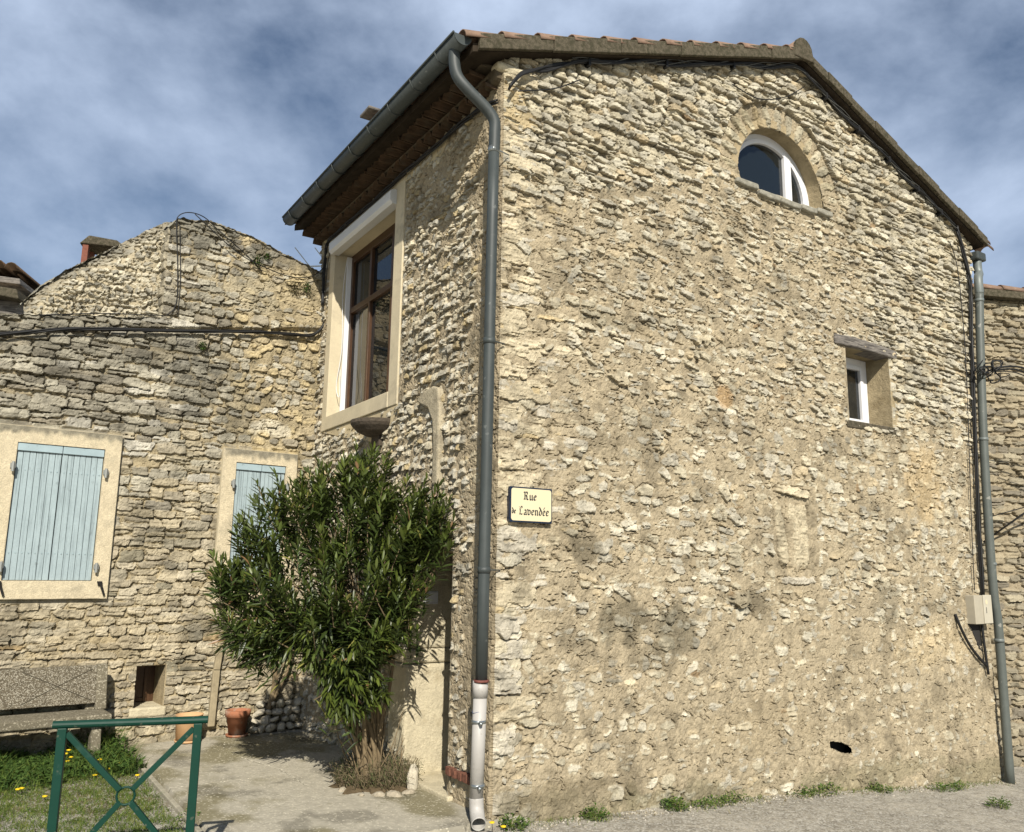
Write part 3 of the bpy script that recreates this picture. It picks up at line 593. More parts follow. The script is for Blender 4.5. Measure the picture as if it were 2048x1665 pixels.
# ---- arched window
aw=bpy.data.objects.new('arched_window',None); sc.collection.objects.link(aw); aw.parent=house; WL[aw.name]=wloc(house); aw['label']='half-round white framed window high in the gable'
def archpts(r,zc,base,n=28,sx_=3.69):
    return [(sx_-r,base)]+[(sx_-r*math.cos(a),zc+r*math.sin(a)) for a in np.linspace(0,math.pi,n)]+[(sx_+r,base)]
def archband(mb,F,ro,ri,zc,base,o0,o1):
    A=archpts(ro,zc,base);B=archpts(ri,zc,base); n=len(A)
    vs=[F.p(*p,o0) for p in A]+[F.p(*p,o0) for p in B]+[F.p(*p,o1) for p in A]+[F.p(*p,o1) for p in B]; fs=[]
    for i in range(n-1): fs+=[(i,n+i,n+i+1,i+1),(2*n+i,2*n+i+1,3*n+i+1,3*n+i),(i,i+1,2*n+i+1,2*n+i),(n+i,3*n+i,3*n+i+1,n+i+1)]
    fs+=[(0,2*n,3*n,n),(n-1,2*n-1,4*n-1,3*n-1)]
    mb.add(vs,fs)
mb=MB(); archband(mb,G,.80,.705,6.14,5.95,-.5,-.006); mb.build('arch_reveal',M_REVEAL,aw,bevel=.004)
mb=MB(); archband(mb,G,.72,.645,6.14,6.04,-.25,-.18); mb.box(G,2.98,4.40,6.0,6.08,-.25,-.182); mb.build('frame',M_WHITE,aw,bevel=.005)
def arch_clip(a,b_,zb,r,zc):
    pts=[(a,zb)]
    for s in np.linspace(a,b_,18): pts.append((s,zc+math.sqrt(max(r*r-(s-3.69)**2,0))))
    return pts+[(b_,zb)]
ms=4.02
mb=MB(); mb.prism(G,[(ms-.055,6.08),(ms-.055,6.14+math.sqrt(.65**2-(ms-.055-3.69)**2)),(ms+.055,6.14+math.sqrt(.65**2-(ms+.055-3.69)**2)),(ms+.055,6.08)],-.248,-.165); mb.build('mullion',M_WHITE,aw,bevel=.006)
mb=MB(); archband(mb,G,.648,.595,6.14,6.08,-.23,-.172); mb.build('sash',M_WHITE,aw,bevel=.005)
for (a,b_) in ((3.10,ms-.055),(ms+.055,4.28)):
    mb=MB(); mb.prism(G,arch_clip(a,b_,6.08,.60,6.14),-.215,-.208); mb.build('pane',M_GLASS,aw)
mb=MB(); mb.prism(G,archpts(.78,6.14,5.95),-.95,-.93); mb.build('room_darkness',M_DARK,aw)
for i,(a,b_) in enumerate(((2.90,3.25),(3.255,3.6),(3.605,3.95),(3.955,4.22),(4.225,4.5))):
    mb=MB(); dz=random.uniform(-.012,.012)+(.018 if i in(0,4) else -.012); mb.prism(G,[(a,5.955+dz),(a+.01,6.01+dz),(b_-.01,6.012+dz),(b_,5.95+dz),((a+b_)/2,5.94+dz)],-.4+.002*i,.055+random.uniform(-.012,.015)); mb.build('sill_slab',mat('grey_slab',(.30,.285,.23),.95,noise=[(14,.25),(70,.15)],bump=(30,.9,.015),spec=.05),aw,bevel=.015)
# ---- weather strip and ledge brick at the corner foot
mb=MB()
for k in range(11): mb.box(LF,.16+k*.048,.20+k*.048,.20,.262+random.uniform(-.006,.006),-.03,.055+random.uniform(-.01,.01))
mb.build('rusty_brick_ledge',mat('rusty_brick',(.16,.07,.045),.9,noise=(40,.5)),house,bevel=.004)
# ================================================================== STREET SIGN
sg=thing('street_sign',G.p(.3,2.38,.02),'cream enamel street name plate with dark blue rim reading Rue de Lavendée','street sign')
SA,SB,SZ0,SZ1=.085,.505,2.245,2.535
def rrect(a,b,c,d,r,n=5):
    P=[]
    for (x,y,t0) in ((b-r,d-r,0),(a+r,d-r,90),(a+r,c+r,180),(b-r,c+r,270)):
        for k in range(n+1):
            t=math.radians(t0+90*k/n); P.append((x+r*math.cos(t),y+r*math.sin(t)))
    return P
mb=MB(); mb.prism(G,rrect(SA,SB,SZ0,SZ1,.004,2),.0,.048); mb.build('plate',M_BLUEEN,sg,bevel=.004)
mb=MB(); mb.prism(G,rrect(SA+.014,SB-.010,SZ0+.014,SZ1-.012,.022),.048,.0505); mb.build('face',M_CREAM,sg)
# blackletter drawn with a broad nib held at 40 degrees
def nib(mb,path,ox,oz,k,wn,kx=1.):
    nx_,nz_=math.cos(math.radians(40))*wn/2,math.sin(math.radians(40))*wn/2
    for (a,b_) in zip(path[:-1],path[1:]):
        p=np.array([ox+a[0]*k*kx,oz+a[1]*k]);q=np.array([ox+b_[0]*k*kx,oz+b_[1]*k]); nv=np.array([nx_,nz_])
        d=q-p; L_=np.hypot(*d)
        if L_<1e-6: continue
        if abs(d[0]*nv[1]-d[1]*nv[0])/L_<.22*wn/2:        # stroke along the nib: keep a hairline
            t=np.array([-d[1],d[0]])/L_*wn*.13; poly=[p-t,q-t,q+t,p+t]
        else: poly=[p-nv,p+nv,q+nv,q-nv]
        A=sum(poly[i][0]*poly[(i+1)%4][1]-poly[(i+1)%4][0]*poly[i][1] for i in range(4))
        if A<0: poly=poly[::-1]
        nib.o+=.00001
        mb.prism(G,[tuple(x) for x in poly],.0505,.0515+nib.o)
nib.o=0
LET={ # strokes in x-height units, and advance
'u':([[(.05,.88),(.17,1.),(.17,.12),(.32,0),(.52,.2)],[(.45,.9),(.57,1.),(.57,.12),(.70,.0)]],.82),
'e':([[(.5,.62),(.5,.86),(.32,1.),(.12,.80),(.12,.22),(.30,0),(.56,.2)],[(.14,.48),(.5,.66)]],.68),
'n':([[(.02,.88),(.16,1.),(.16,.1),(.26,.0)],[(.18,.8),(.42,1.),(.56,.84),(.56,.1),(.68,0)]],.80),
'a':([[(.12,.84),(.28,1.),(.5,.86),(.5,.12),(.64,0)],[(.5,.55),(.16,.40),(.14,.12),(.28,0),(.5,.18)]],.74),
'v':([[(.02,1.1),(.16,.92),(.16,.2),(.36,0),(.58,.22),(.58,.80),(.40,1.),(.2,.84)]],.78),
'd':([[(.14,1.62),(.40,1.15),(.56,.8),(.56,.22),(.34,0),(.14,.2),(.14,.78),(.34,1.),(.52,.86)]],.76),
'R':([[(.02,1.46),(.16,1.6),(.30,1.5),(.30,.30)],[(.40,1.52),(.56,1.62),(.74,1.48),(.74,1.12),(.58,.92),(.42,.88)],[(.52,.90),(.66,.72),(.68,.22),(.82,.02),(.98,.16)],[(.02,.06),(.20,.24),(.40,.08)]],1.12),
'L':([[(.02,1.42),(.14,1.56)],[(.34,1.5),(.22,1.15),(.28,.7),(.22,.25),(.06,.02)],[(.36,1.5),(.50,1.66),(.62,1.5),(.60,1.25)],[(.10,.04),(.34,.20),(.56,.02),(.78,.22)]],.90),
}
def word(mb,txt,ox,oz,k,wn,kx):
    x=ox
    for ch in txt:
        if ch==' ': x+=.4*k*kx; continue
        c={'é':'e'}.get(ch,ch); st,adv=LET[c]
        for s_ in st: nib(mb,s_,x,oz,k,wn,kx)
        if ch=='é': nib(mb,[(.28,1.22),(.42,1.62)],x,oz,k,wn*1.1,kx)
        x+=adv*k*kx
    return x
for a in (('Rue',.215,2.430,.041,.0135,1.25),('de',.104,2.316,.028,.0095,1.0),('Lavendée',.172,2.308,.042,.0115,1.19)):
    mb=MB(); word(mb,*a); mb.build('lettering',M_INK,sg)
# ================================================================== RIGHT DOWNPIPE
rd=thing('downpipe',G.p(7.25,-.5,.1),'grey drainpipe at the right edge of the gable wrapped with black cables','drainpipe')
mb=MB(); mb.tube(smoothpath([G.p(7.66,6.12,.03),G.p(7.66,6.0,.03),G.p(7.64,5.93,.05),G.p(7.52,5.86,.1),G.p(7.47,5.76,.12),G.p(7.47,5.6,.12)],6),.055,16); mb.build('swan_neck',M_ZLIGHT,rd,smooth=True)
pr=[(7.47,5.62),(7.41,5.2),(7.36,4.8),(7.23,3.5),(7.16,2.2),(7.155,1.6),(7.19,1.3),(7.17,.5),(7.14,-.55)]
mb=MB(); mb.tube(smoothpath([G.p(a,z,.12) for a,z in pr],4),.052,18); mb.build('long_pipe',mat('grey_green_pipe',(.10,.112,.10),.5,.0,noise=(8,.1),spec=.4,speck=(26,(.5,.48,.42),.975,.8)),rd,smooth=True)
for (a,z) in ((7.45,5.5),(7.24,3.6),(7.165,2.02),(7.18,1.1)):
    mb=MB(); mb.tube([G.p(a,z-.02,.12),G.p(a,z+.02,.12)],.058,18); mb.build('clamp',M_ZLIGHT,rd,smooth=True)
mb=MB(); mb.box(G,7.56,7.78,6.13,6.25,-.05,.10); mb.build('gutter_outlet',M_ZINC,rd,bevel=.02)
mb=MB(); canal_tile(mb,G.p(7.62,6.38,.05),G.p(7.9,6.30,.05),.10,.10,(0,0,1),G.n); mb.build('eave_tile',M_TERRA,house,smooth=True)
# ================================================================== CABLES
def strands(mb,pts,n,spread,r,wob=.012,res=5):
    base=smoothpath(pts,res)
    for k in range(n):
        ph=random.uniform(0,6); a0=random.uniform(0,6.28); q=[]
        for i,p in enumerate(base):
            a=a0+i*.35; q.append(p+np.array([0,0,1])*spread*math.sin(a)+G.n*spread*.6*(1+math.cos(a))+np.array([0,0,1])*wob*math.sin(i*.7+ph))
        mb.tube(q,r*random.uniform(.8,1.2),6)
vc=thing('cable_bundle',G.p(2,6.9,.05),'black cable bundle clipped under the roof edge of the gable down to its right corner','cables')
top=[G.p(-.02,6.02,.10),G.p(.12,6.22,.07),G.p(.35,6.34,.06)]+[G.p(s,float(top_z(np.array(s)))-.05+.01*math.sin(s*5),.05) for s in np.arange(.7,3.8,.4)]+[G.p(3.98,7.70,.06)]+[G.p(s,float(top_z(np.array(s)))-.06+.01*math.sin(s*6),.05) for s in np.arange(4.35,7.2,.35)]
down=[G.p(7.30,6.02,.05),G.p(7.36,5.7,.05),G.p(7.30,5.2,.05),G.p(7.24,4.7,.05),G.p(7.14,3.6,.05),G.p(7.04,2.4,.05),G.p(7.0,1.62,.05)]
mb=MB(); strands(mb,top,5,.018,.010); strands(mb,[top[-1]]+down,6,.026,.012,.02); mb.build('thick_cable',M_CABLE,vc,smooth=True)
mb=MB(); strands(mb,[p+np.array([0,0,.012]) for p in top[3:]],3,.02,.005,.016); mb.build('thin_cable',M_CABLEG,vc,smooth=True)
mb=MB(); mb.tube(smoothpath([G.p(2.9,7.12,.04),G.p(3.3,7.08,.05),G.p(3.75,7.25,.05),G.p(4.1,7.5,.05)],6),.006,6); mb.build('loose_wire',M_CABLE,vc,smooth=True); mb=MB(); mb.tube(smoothpath([G.p(.1,6.05,.07),G.p(.5,6.22,.06),G.p(.8,6.42,.05)],5),.006,6)
mb.build('loose_wire',M_CABLE,vc,smooth=True); mb=MB(); mb.tube(smoothpath([G.p(6.98,6.25,.045),G.p(7.10,6.0,.045),G.p(7.14,5.5,.045),G.p(7.12,4.6,.045),G.p(7.02,3.5,.045),G.p(6.92,2.5,.045),G.p(6.86,1.7,.045)],6),.006,6); mb.build('loose_wire',M_CABLE,vc,smooth=True)
for s in (.9,1.9,2.9,4.5,5.1,5.7,6.3,6.8):
    mb=MB(); z=float(top_z(np.array(s)))-.07; mb.box(G,s-.015,s+.015,z-.035,z+.045,.0,.085); mb.build('cable_clip',M_CABLE,vc,bevel=.004)
# knot of wires on the right pipe and lines that leave towards the right
kn=thing('wire_coil',G.p(7.38,4.5,.15),'tangled coil of black wires tied on the right drainpipe','cables')
mb=MB()
for k in range(11):
    c=G.p(7.38+random.uniform(-.12,.22),4.52+random.uniform(-.10,.08),.18+random.uniform(-.03,.08)); a0=random.uniform(0,6); rx=random.uniform(.06,.17); rz=random.uniform(.03,.09)
    mb.tube([c+G.d*rx*math.cos(t)+np.array([0,0,1])*rz*math.sin(t+.5)+G.n*.03*math.sin(2*t+a0) for t in np.linspace(a0,a0+random.uniform(4,7),18)],random.uniform(.005,.010),6)
mb.build('coiled_wire',M_CABLE,kn,smooth=True)
mb=MB()
for k in range(3):
    mb.tube(smoothpath([G.p(7.45,4.55-.02*k,.2),G.p(7.9,4.60-.05*k,.35),G.p(8.5,4.42-.12*k,.5),G.p(9.6,4.05-.3*k,.6)],6),.013-.003*k,6)
mb.tube(smoothpath([G.p(7.1,4.62,.1),G.p(6.98,4.66,.12),G.p(7.0,4.5,.1),G.p(7.12,4.38,.1)],5),.005,5)
mb.build('span_cable',M_CABLE,kn,smooth=True)
ec=thing('cable_bundle',LF.p(2,6,.1),'black cables running under the eave tiles and down beside the wooden window','cables')
epts=[LF.p(.03,5.95,.06),LF.p(.35,6.02,.06)]+[LF.p(s,6.045+.008*math.sin(s*4),.06) for s in np.arange(.8,4.1,.4)]+[LF.p(4.22,6.02,.06),LF.p(4.30,5.85,.05),LF.p(4.31,5.5,.05),LF.p(4.30,5.2,.05)]
mb=MB()
for k in range(4):
    mb.tube([p+np.array([0,0,.016*math.sin(k*2+i*.3)])+LF.n*.014*math.cos(k*2+i*.3) for i,p in enumerate(smoothpath(epts,5))],.009,6)
mb.tube(smoothpath([LF.p(3.6,6.03,.05),LF.p(4.05,5.95,.04),LF.p(4.22,5.75,.04),LF.p(4.24,5.3,.04)],5),.005,6)
mb.build('thick_cable',M_CABLE,ec,smooth=True)
# ================================================================== SERVICE BOX
bx=thing('service_box',G.p(6.9,1.45,.05),'beige metal utility box low on the right edge of the gable','utility box')
mb=MB(); mb.box(G,6.70,7.06,1.30,1.64,-.02,.12); mb.build('case',M_BOX,bx,bevel=.006)
mb=MB(); mb.box(G,6.88,7.065,1.305,1.645,.12,.132); mb.build('lid',M_BOXD,bx,bevel=.005)
mb=MB(); mb.prism(G,[(6.945+.022*math.cos(a),1.56+.03*math.sin(a)) for a in np.linspace(0,2*math.pi,14)[:-1]],.132,.134); mb.build('oval_sticker',M_CREAM,bx)
mb=MB(); 
for k in range(5): mb.box(G,6.925,6.94,1.43+.014*k,1.44+.014*k,.132,.1335)
mb.build('printed_mark',M_INK,bx)
mb=MB(); mb.tube(smoothpath([G.p(6.42,1.42,.03),G.p(6.47,1.28,.05),G.p(6.62,1.08,.05),G.p(6.80,.92,.05),G.p(6.98,.80,.05)],6),.017,8); mb.tube(smoothpath([G.p(6.95,1.31,.05),G.p(6.96,1.1,.05),G.p(7.0,.7,.05)],5),.016,8); mb.build('conduit',M_CABLE,bx,smooth=True)
mb=MB(); mb.prism(G,[(6.72,1.30),(6.97,1.30),(6.985,.95),(6.90,1.0),(6.84,1.12)],-.02,.02); mb.build('hollow_shade_patch',M_DARK,bx,bevel=.006)  # thin dark patch on the wall, painted for the shaded hollow below the box
# vent slot in the wall
mb=MB(); mb.box(G,3.95,4.42,-.05,.30,-.16,-.13); mb.box(G,3.95,4.42,.18,.30,-.129,-.03); mb.box(G,3.95,4.42,-.08,.0,-.129,-.03); mb.build('vent_recess',M_DARK,house)
# ================================================================== NEIGHBOUR WALL (left)
nb=thing('neighbour_building',W.p(-2,0,0),'low rubble stone outbuilding with blue shuttered windows left of the house','building')
STW=.0115
PAL_W1=[(4,(.42,.385,.295)),(4,(.52,.48,.37)),(1.8,(.31,.28,.215)),(1,(.58,.545,.45)),(1,(.42,.37,.27))]
PAL_W2=[(6,(.52,.45,.31)),(4,(.56,.495,.36)),(3,(.46,.40,.285)),(1.5,(.38,.34,.25)),(.25,(.44,.33,.18)),(.5,(.30,.27,.19))]
PAL_W3=[(4,(.56,.46,.27)),(3,(.50,.42,.27)),(2,(.42,.37,.27))]
def pw(s,z):
    gray=.5+.5*math.tanh((z-3.15-.35*(s+1.2))*1.6)          # greyer, drier masonry higher up on the left
    if s>-1.15 and z>3.1: gray*=.35
    pal=PAL_W1 if random.random()<gray else (PAL_W3 if s>-1.2 and z>3. else PAL_W2)
    return pal
def fw(s,z):
    pal=pw(s,z)
    if z>3.2: 
        if s>-1.5: return dict(w=(.08,.26),h=(.055,.12),rot=.14,gap=.93,hgt=(.0,.034),pal=pal,miss=.04,split=.2,edge=.2,p=(2.3,5))
        return dict(w=(.12,.34),h=(.07,.13),rot=.06,gap=1.0,hgt=(.002,.030),pal=pal,miss=.0,split=.3,edge=.12,p=(2.8,8))
    return dict(w=(.12,.34),h=(.06,.14),rot=.05,gap=.99,hgt=(.002,.022),pal=pal,miss=.01,split=.3,edge=.10,p=(3,9))
ww=Stone(-4.8,.32,-.25,6.1,STW); ww.jag=.05; ww.fac=.45; ww.groove=.030
courses(ww,fw,-4.9,.4,-.3,6.1)
# fanned stones of a relieving arch
for k in range(9):
    a=.5+k*.14; ww.stone(-1.35+k*.115,4.05+.18*math.sin(k*.35)-.03*k,.035,.10,-.8+k*.02,random.uniform(.02,.035),0,0,pick(PAL_W3),4,.3)
MLw=-.016+.018*sst(ww.S,-1.5,-.6)*sst(ww.Z,3.1,3.6)-.010*sst(ww.Z,3.0,3.6)*sst(-1.5-ww.S,0,.6)+.006*sst(2.2-ww.Z,0,2)+.014*fbm(ww.nz,ww.nx,45,4)+.012*sst(ww.Z,4.75,5.2)
ww.finish(MLw,.008,np.array([.42,.35,.22]))
gm=fbm(ww.nz,ww.nx,22,5); Cw0=ww.C*(1-.34*sst(gm,.0,.5))[...,None]*(1-.28*sst(fbm(ww.nz,ww.nx,6,4),.05,.4))[...,None]
Cw=stains(ww,Cw0,[(-3.2,3.5,1.6,.6,.32,(.19,.175,.14)),(-2.6,4.3,2.,.35,.5,(.17,.16,.125)),(-1.5,4.0,.35,.5,.55,(.14,.135,.11)),(-1.0,3.75,.25,.5,.4,(.18,.17,.13)),(-1.6,5.85,.5,.35,.65,(.13,.125,.1)),(-.5,5.75,.8,.16,.6,(.15,.14,.11)),
    (-1.55,3.05,.3,.2,.4,(.2,.19,.14)),(-1.25,1.2,.3,.2,.55,(.17,.16,.12)),(-1.7,2.2,.5,.12,.35,(.2,.18,.12)),(-3,.9,1.2,.5,.15,(.3,.24,.14)),(-.55,3.55,.3,.12,.6,(.80,.74,.58)),(-1.05,5.2,.5,.35,.35,(.46,.43,.33)),(-2.2,1.0,.9,.3,.2,(.6,.48,.28))])
fd=dist_fade(ww,[(-3.75,-2.26,1.49,3.29),(-1.15,-.22,1.46,3.28)],.04)
LED=np.interp(ww.S,[-4.8,-3.5,-2.4,-.93,-.16,.4],[4.0,4.20,4.46,4.73,4.88,4.92])     # dark ledge line
Hw=ww.H*fd-.035*sst(ww.Z-LED,-.06,-.01)*sst(LED+.05-ww.Z,-.0,.05)+.02*sst(ww.Z-LED,0,.04)*sst(LED+.2-ww.Z,0,.1)
TOPW=np.interp(ww.S,[-4.8,-3.5,-1.98,-1.97,-1.9,-1.52,-.99,-.49,-.07,.4],[4.26,4.42,4.68,5.80,5.92,5.99,5.93,5.79,5.67,5.6])+.018*fbm(ww.nz,ww.nx,12,3)
P=W.o+ww.S[...,None]*W.d+Hw[...,None]*W.n; P[...,2]=ww.Z-.28*np.maximum(Hw,0)
Sc=ww.S[:-1,:-1]; Zc=ww.Z[:-1,:-1]
keep=(Zc<TOPW[:-1,:-1])&~((Sc>-1.895)&(Sc<-1.585)&(Zc>.37)&(Zc<.80))&~((Sc>-3.6)&(Sc<-2.3)&(Zc>1.55)&(Zc<3.25))&~((Sc>-1.1)&(Sc<-.27)&(Zc>1.5)&(Zc<3.22))
grid_obj('facade_wall',P,Cw,keep,M_STONE,nb)
# top cappings (thickness of the wall), irregular
def capping(name,F,pts,depth,drop,mcol,amp=.03):
    nx=220; ny=26; a=np.linspace(pts[0][0],pts[-1][0],nx); z=np.interp(a,[p[0] for p in pts],[p[1] for p in pts])
    O=np.linspace(.03,-depth,ny)[:,None]+np.zeros((1,nx)); T=-O/depth
    Z=z[None,:]+drop*(1-(1-np.clip(T,0,1))**2)+amp*fbm(ny,nx,7,3)
    P=F.o+(a[None,:]+0*O)[...,None]*F.d+(O+.02*fbm(ny,nx,5,2))[...,None]*F.n; P[...,2]=Z
    n=fbm(ny,nx,6,4); Cc=np.array(mcol)*(1+.5*n[...,None])
    return grid_obj(name,P,np.clip(Cc,.03,.9),np.ones((ny-1,nx-1),bool),M_STONE,nb)
capping('wall_capping',W,[(-1.98,5.80),(-1.9,5.91),(-1.52,5.97),(-.99,5.92),(-.49,5.78),(-.07,5.66),(.3,5.6)],.5,.05,(.25,.235,.18))
capping('ledge_capping',W,[(-4.8,4.25),(-3.5,4.41),(-1.98,4.67)],.34,.03,(.22,.21,.17))
# set-back upper wall with its rounded top
w2=Stone(-4.0,-1.80,4.2,6.05,STW)
PAL_U=[(3,(.56,.51,.38)),(2,(.40,.37,.29)),(2,(.62,.56,.42)),(1,(.30,.28,.22))]
courses(w2,lambda s,z: dict(w=(.03,.11),h=(.028,.06),rot=.7,gap=1.05,hgt=(.004,.034),pal=PAL_U,miss=.02,edge=.2,p=(2,4)),-4.0,-1.7,4.2,6.1)
w2.mrough=.012; w2.finish(-.010+.016*fbm(w2.nz,w2.nx,30,4),.012,np.array([.44,.38,.26]))
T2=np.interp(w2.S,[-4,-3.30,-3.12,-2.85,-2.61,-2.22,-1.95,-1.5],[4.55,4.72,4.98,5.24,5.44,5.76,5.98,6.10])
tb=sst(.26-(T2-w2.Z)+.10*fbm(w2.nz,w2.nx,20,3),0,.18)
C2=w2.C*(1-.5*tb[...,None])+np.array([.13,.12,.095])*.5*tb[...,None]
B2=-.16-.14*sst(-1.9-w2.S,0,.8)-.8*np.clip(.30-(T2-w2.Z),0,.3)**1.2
P=W.o+w2.S[...,None]*W.d+(w2.H+B2)[...,None]*W.n; P[...,2]=w2.Z
keep=(w2.Z[:-1,:-1]<T2[:-1,:-1]+.015*fbm(w2.nz,w2.nx,10,2)[:-1,:-1])&(w2.S[:-1,:-1]>-3.3)
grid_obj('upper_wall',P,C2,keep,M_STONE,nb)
capping('upper_wall_capping',Frame(W.p(0,0,-.44),W.d,W.n),[(-3.32,4.68),(-3.12,4.96),(-2.85,5.22),(-2.61,5.42),(-2.22,5.74),(-1.95,5.96),(-1.7,6.02)],.5,.06,(.27,.255,.20),.03)
mb=MB(); mb.box(W,-4.8,.3,-.25,4.2,-.75,-.65); mb.box(W,-3.3,-1.9,4.2,4.5,-1.,-.9); mb.build('inner_wall',M_PLASTER,nb)
mb=MB()
for k in range(13): mb.box(W,-1.99+random.uniform(-.02,.02),-1.90+random.uniform(0,.1),4.42+.108*k,4.525+.108*k,-.7+.001*k,-.012+random.uniform(-.015,.02))
mb.build('edge_quoins',mat('rough_quoin',(.44,.39,.28),.95,noise=[(9,.25),(60,.15)],bump=(25,1.,.03),spec=.05,dirt=(6,.45,.65,(.2,.18,.14))),nb,bevel=.018)
# ---- shuttered windows
def shutter_window(label,s0,s1,a0,a1,split,z0=1.70,z1=3.10,f0=1.52,f1=3.27,nb_=7):
    wd=bpy.data.objects.new('shuttered_window',None); sc.collection.objects.link(wd); wd.parent=nb; WL[wd.name]=wloc(nb); wd['label']=label
    mb=MB(); mb.box(W,s0,a0,f0,f1,-.12,.05); mb.box(W,a1,s1,f0,f1,-.12,.05); mb.box(W,a0,a1,f0,z0,-.12,.05); mb.box(W,a0,a1,z1,f1,-.12,.05)
    mb.build('surround',M_SURR,wd)
    st_=.012; nx_=int((s1-s0)/st_)+1; nz_=int((f1-f0)/st_)+1
    SS=np.linspace(s0+.004,s1-.004,nx_)[None,:]+np.zeros((nz_,1)); ZZ=np.linspace(f0+.004,f1-.004,nz_)[:,None]+np.zeros((1,nx_))
    q1=fbm(nz_,nx_,12,5); q2=fbm(nz_,nx_,3,3); q3=fbm(nz_,nx_,14,3,.25)
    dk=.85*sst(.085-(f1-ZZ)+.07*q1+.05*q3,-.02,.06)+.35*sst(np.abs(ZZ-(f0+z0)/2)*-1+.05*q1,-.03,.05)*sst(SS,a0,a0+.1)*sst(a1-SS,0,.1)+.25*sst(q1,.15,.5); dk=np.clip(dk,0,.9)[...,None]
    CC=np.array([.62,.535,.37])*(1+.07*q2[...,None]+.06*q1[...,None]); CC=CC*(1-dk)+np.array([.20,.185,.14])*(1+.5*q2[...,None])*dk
    PP=W.o+SS[...,None]*W.d+(.053+.004*q1+.0015*q2)[...,None]*W.n; PP[...,2]=ZZ
    cx_,cz_=SS[:-1,:-1]+st_/2,ZZ[:-1,:-1]+st_/2
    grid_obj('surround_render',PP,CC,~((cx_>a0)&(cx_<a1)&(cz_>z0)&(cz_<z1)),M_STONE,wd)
    mb=MB(); mb.box(W,a0,a1,z0,z1,-.14,-.10); mb.build('shutter_backing',M_DARK,wd)
    for (l0,l1) in ((a0+.006,split-.003),(split+.003,a1-.006)):
        lf=MB(); n=nb_; bw=(l1-l0)/n
        for k in range(n): 
            d=random.uniform(-.002,.002); lf.box(W,l0+k*bw+.002,l0+(k+1)*bw-.002,z0+.008,z1-.012,-.02,.022+d)
        o=lf.build('shutter_leaf',M_BLUE,wd,bevel=.0025)
        r=MB(); r.box(W,l0,l1,z1-.085,z1-.006,.022,.042); rr_=r.build('cross_rail',M_BLUEB,o,bevel=.003)
        r=MB(); 
        for z in (z0+.28,z1-.28):
            for k in range(n): 
                c=l0+(k+.5)*bw; r.prism(W,[(c+.006*math.cos(t),z+.006*math.sin(t)) for t in np.linspace(0,6.28,7)[:-1]],.022,.028)
        r.build('bolt_heads',M_BLUEB,o)
    for z in (z0+.14,z1-.26):
        for (x,sg_) in ((a0,-1),(a1,1)):
            h=MB(); h.box(W,x+min(0,sg_*.045),x+max(0,sg_*.045)+.0,z-.015,z+.035,.05,.085); h.tube([W.p(x+sg_*.022,z-.05,.085),W.p(x+sg_*.022,z+.05,.085)],.016,8); h.build('hinge',M_HINGE,wd)
    return wd
sw1=shutter_window('window with weathered pale blue plank shutters at the far left',-3.62,-2.265,-3.25,-2.425,-2.83)
sw2=shutter_window('window with pale blue plank shutters half hidden by the oleander',-1.155,-.24,-1.0,-.38,-.68,1.62,3.09,1.46,3.25,6)
for s in (-2.36,-3.28):
    mb=MB(); mb.prism(W,[(s-.02,1.70),(s+.03,1.70),(s+.035,1.66),(s+.07,1.56),(s+.055,1.545),(s+.01,1.66),(s-.005,1.65)],.05,.075); mb.build('shutter_stay',M_IRON,sw1,bevel=.003)
# ---- low opening
lo=bpy.data.objects.new('cellar_opening',None); sc.collection.objects.link(lo); lo.parent=nb; WL[lo.name]=wloc(nb); lo['label']='small square opening near the ground with a wooden hatch inside'
mb=MB(); mb.box(W,-1.99,-1.895,.30,.88,-.45,-.012); mb.box(W,-1.585,-1.50,.30,.88,-.45,-.006); mb.box(W,-1.90,-1.58,.80,.88,-.45,-.016); mb.build('reveal',M_REVEAL,lo,bevel=.01)
mb=MB(); mb.box(W,-1.93,-1.55,.27,.372,-.45,.02); mb.build('sill',M_ASHLAR,lo,bevel=.02)
mb=MB(); mb.box(W,-1.90,-1.58,.37,.80,-.44,-.41); mb.box(W,-1.88,-1.84,.38,.79,-.41,-.39); mb.box(W,-1.70,-1.66,.38,.79,-.41,-.39); mb.box(W,-1.84,-1.70,.38,.42,-.41,-.391); mb.box(W,-1.84,-1.70,.74,.79,-.41,-.391); mb.build('wooden_hatch',M_WOOD,lo,bevel=.004)
# ---- cables on the neighbour wall
wc=thing('cable_bundle',W.p(-2,4.5,.04),'black cables sagging along the ledge of the outbuilding','cables')
pts=[W.p(a,z,.055) for a,z in ((-4.7,3.95),(-3.9,4.09),(-3.3,4.25),(-2.9,4.36),(-2.4,4.45),(-1.6,4.58),(-.93,4.70),(-.45,4.76),(-.16,4.80),(-.03,4.92),(.02,5.1),(.03,5.35),(.02,5.6))]
mb=MB()
for k in range(4): mb.tube([p+np.array([0,0,.013*math.sin(k*1.7+i*.25)])+W.n*.012*math.cos(k*1.7+i*.25) for i,p in enumerate(smoothpath(pts,6))],.010,6)
mb.build('thick_cable',M_CABLE,wc,smooth=True)
wc2=thing('loose_cable',W.p(-1.8,5.9,.04),'thin black cable looping over the peak of the outbuilding wall','cables')
mb=MB(); mb.tube(smoothpath([W.p(a,z,.035) for a,z in ((-3.2,4.46),(-2.6,4.60),(-2.05,4.69),(-1.90,4.74),(-1.83,4.9),(-1.85,5.3),(-1.9,5.75),(-1.9,5.93),(-1.78,6.02),(-1.6,6.01),(-1.4,5.88),(-1.05,5.66),(-.85,5.5))],7),.006,6)
mb.tube(smoothpath([W.p(a,z,.03) for a,z in ((-1.80,4.72),(-1.81,5.2),(-1.87,5.85))],6),.005,6)
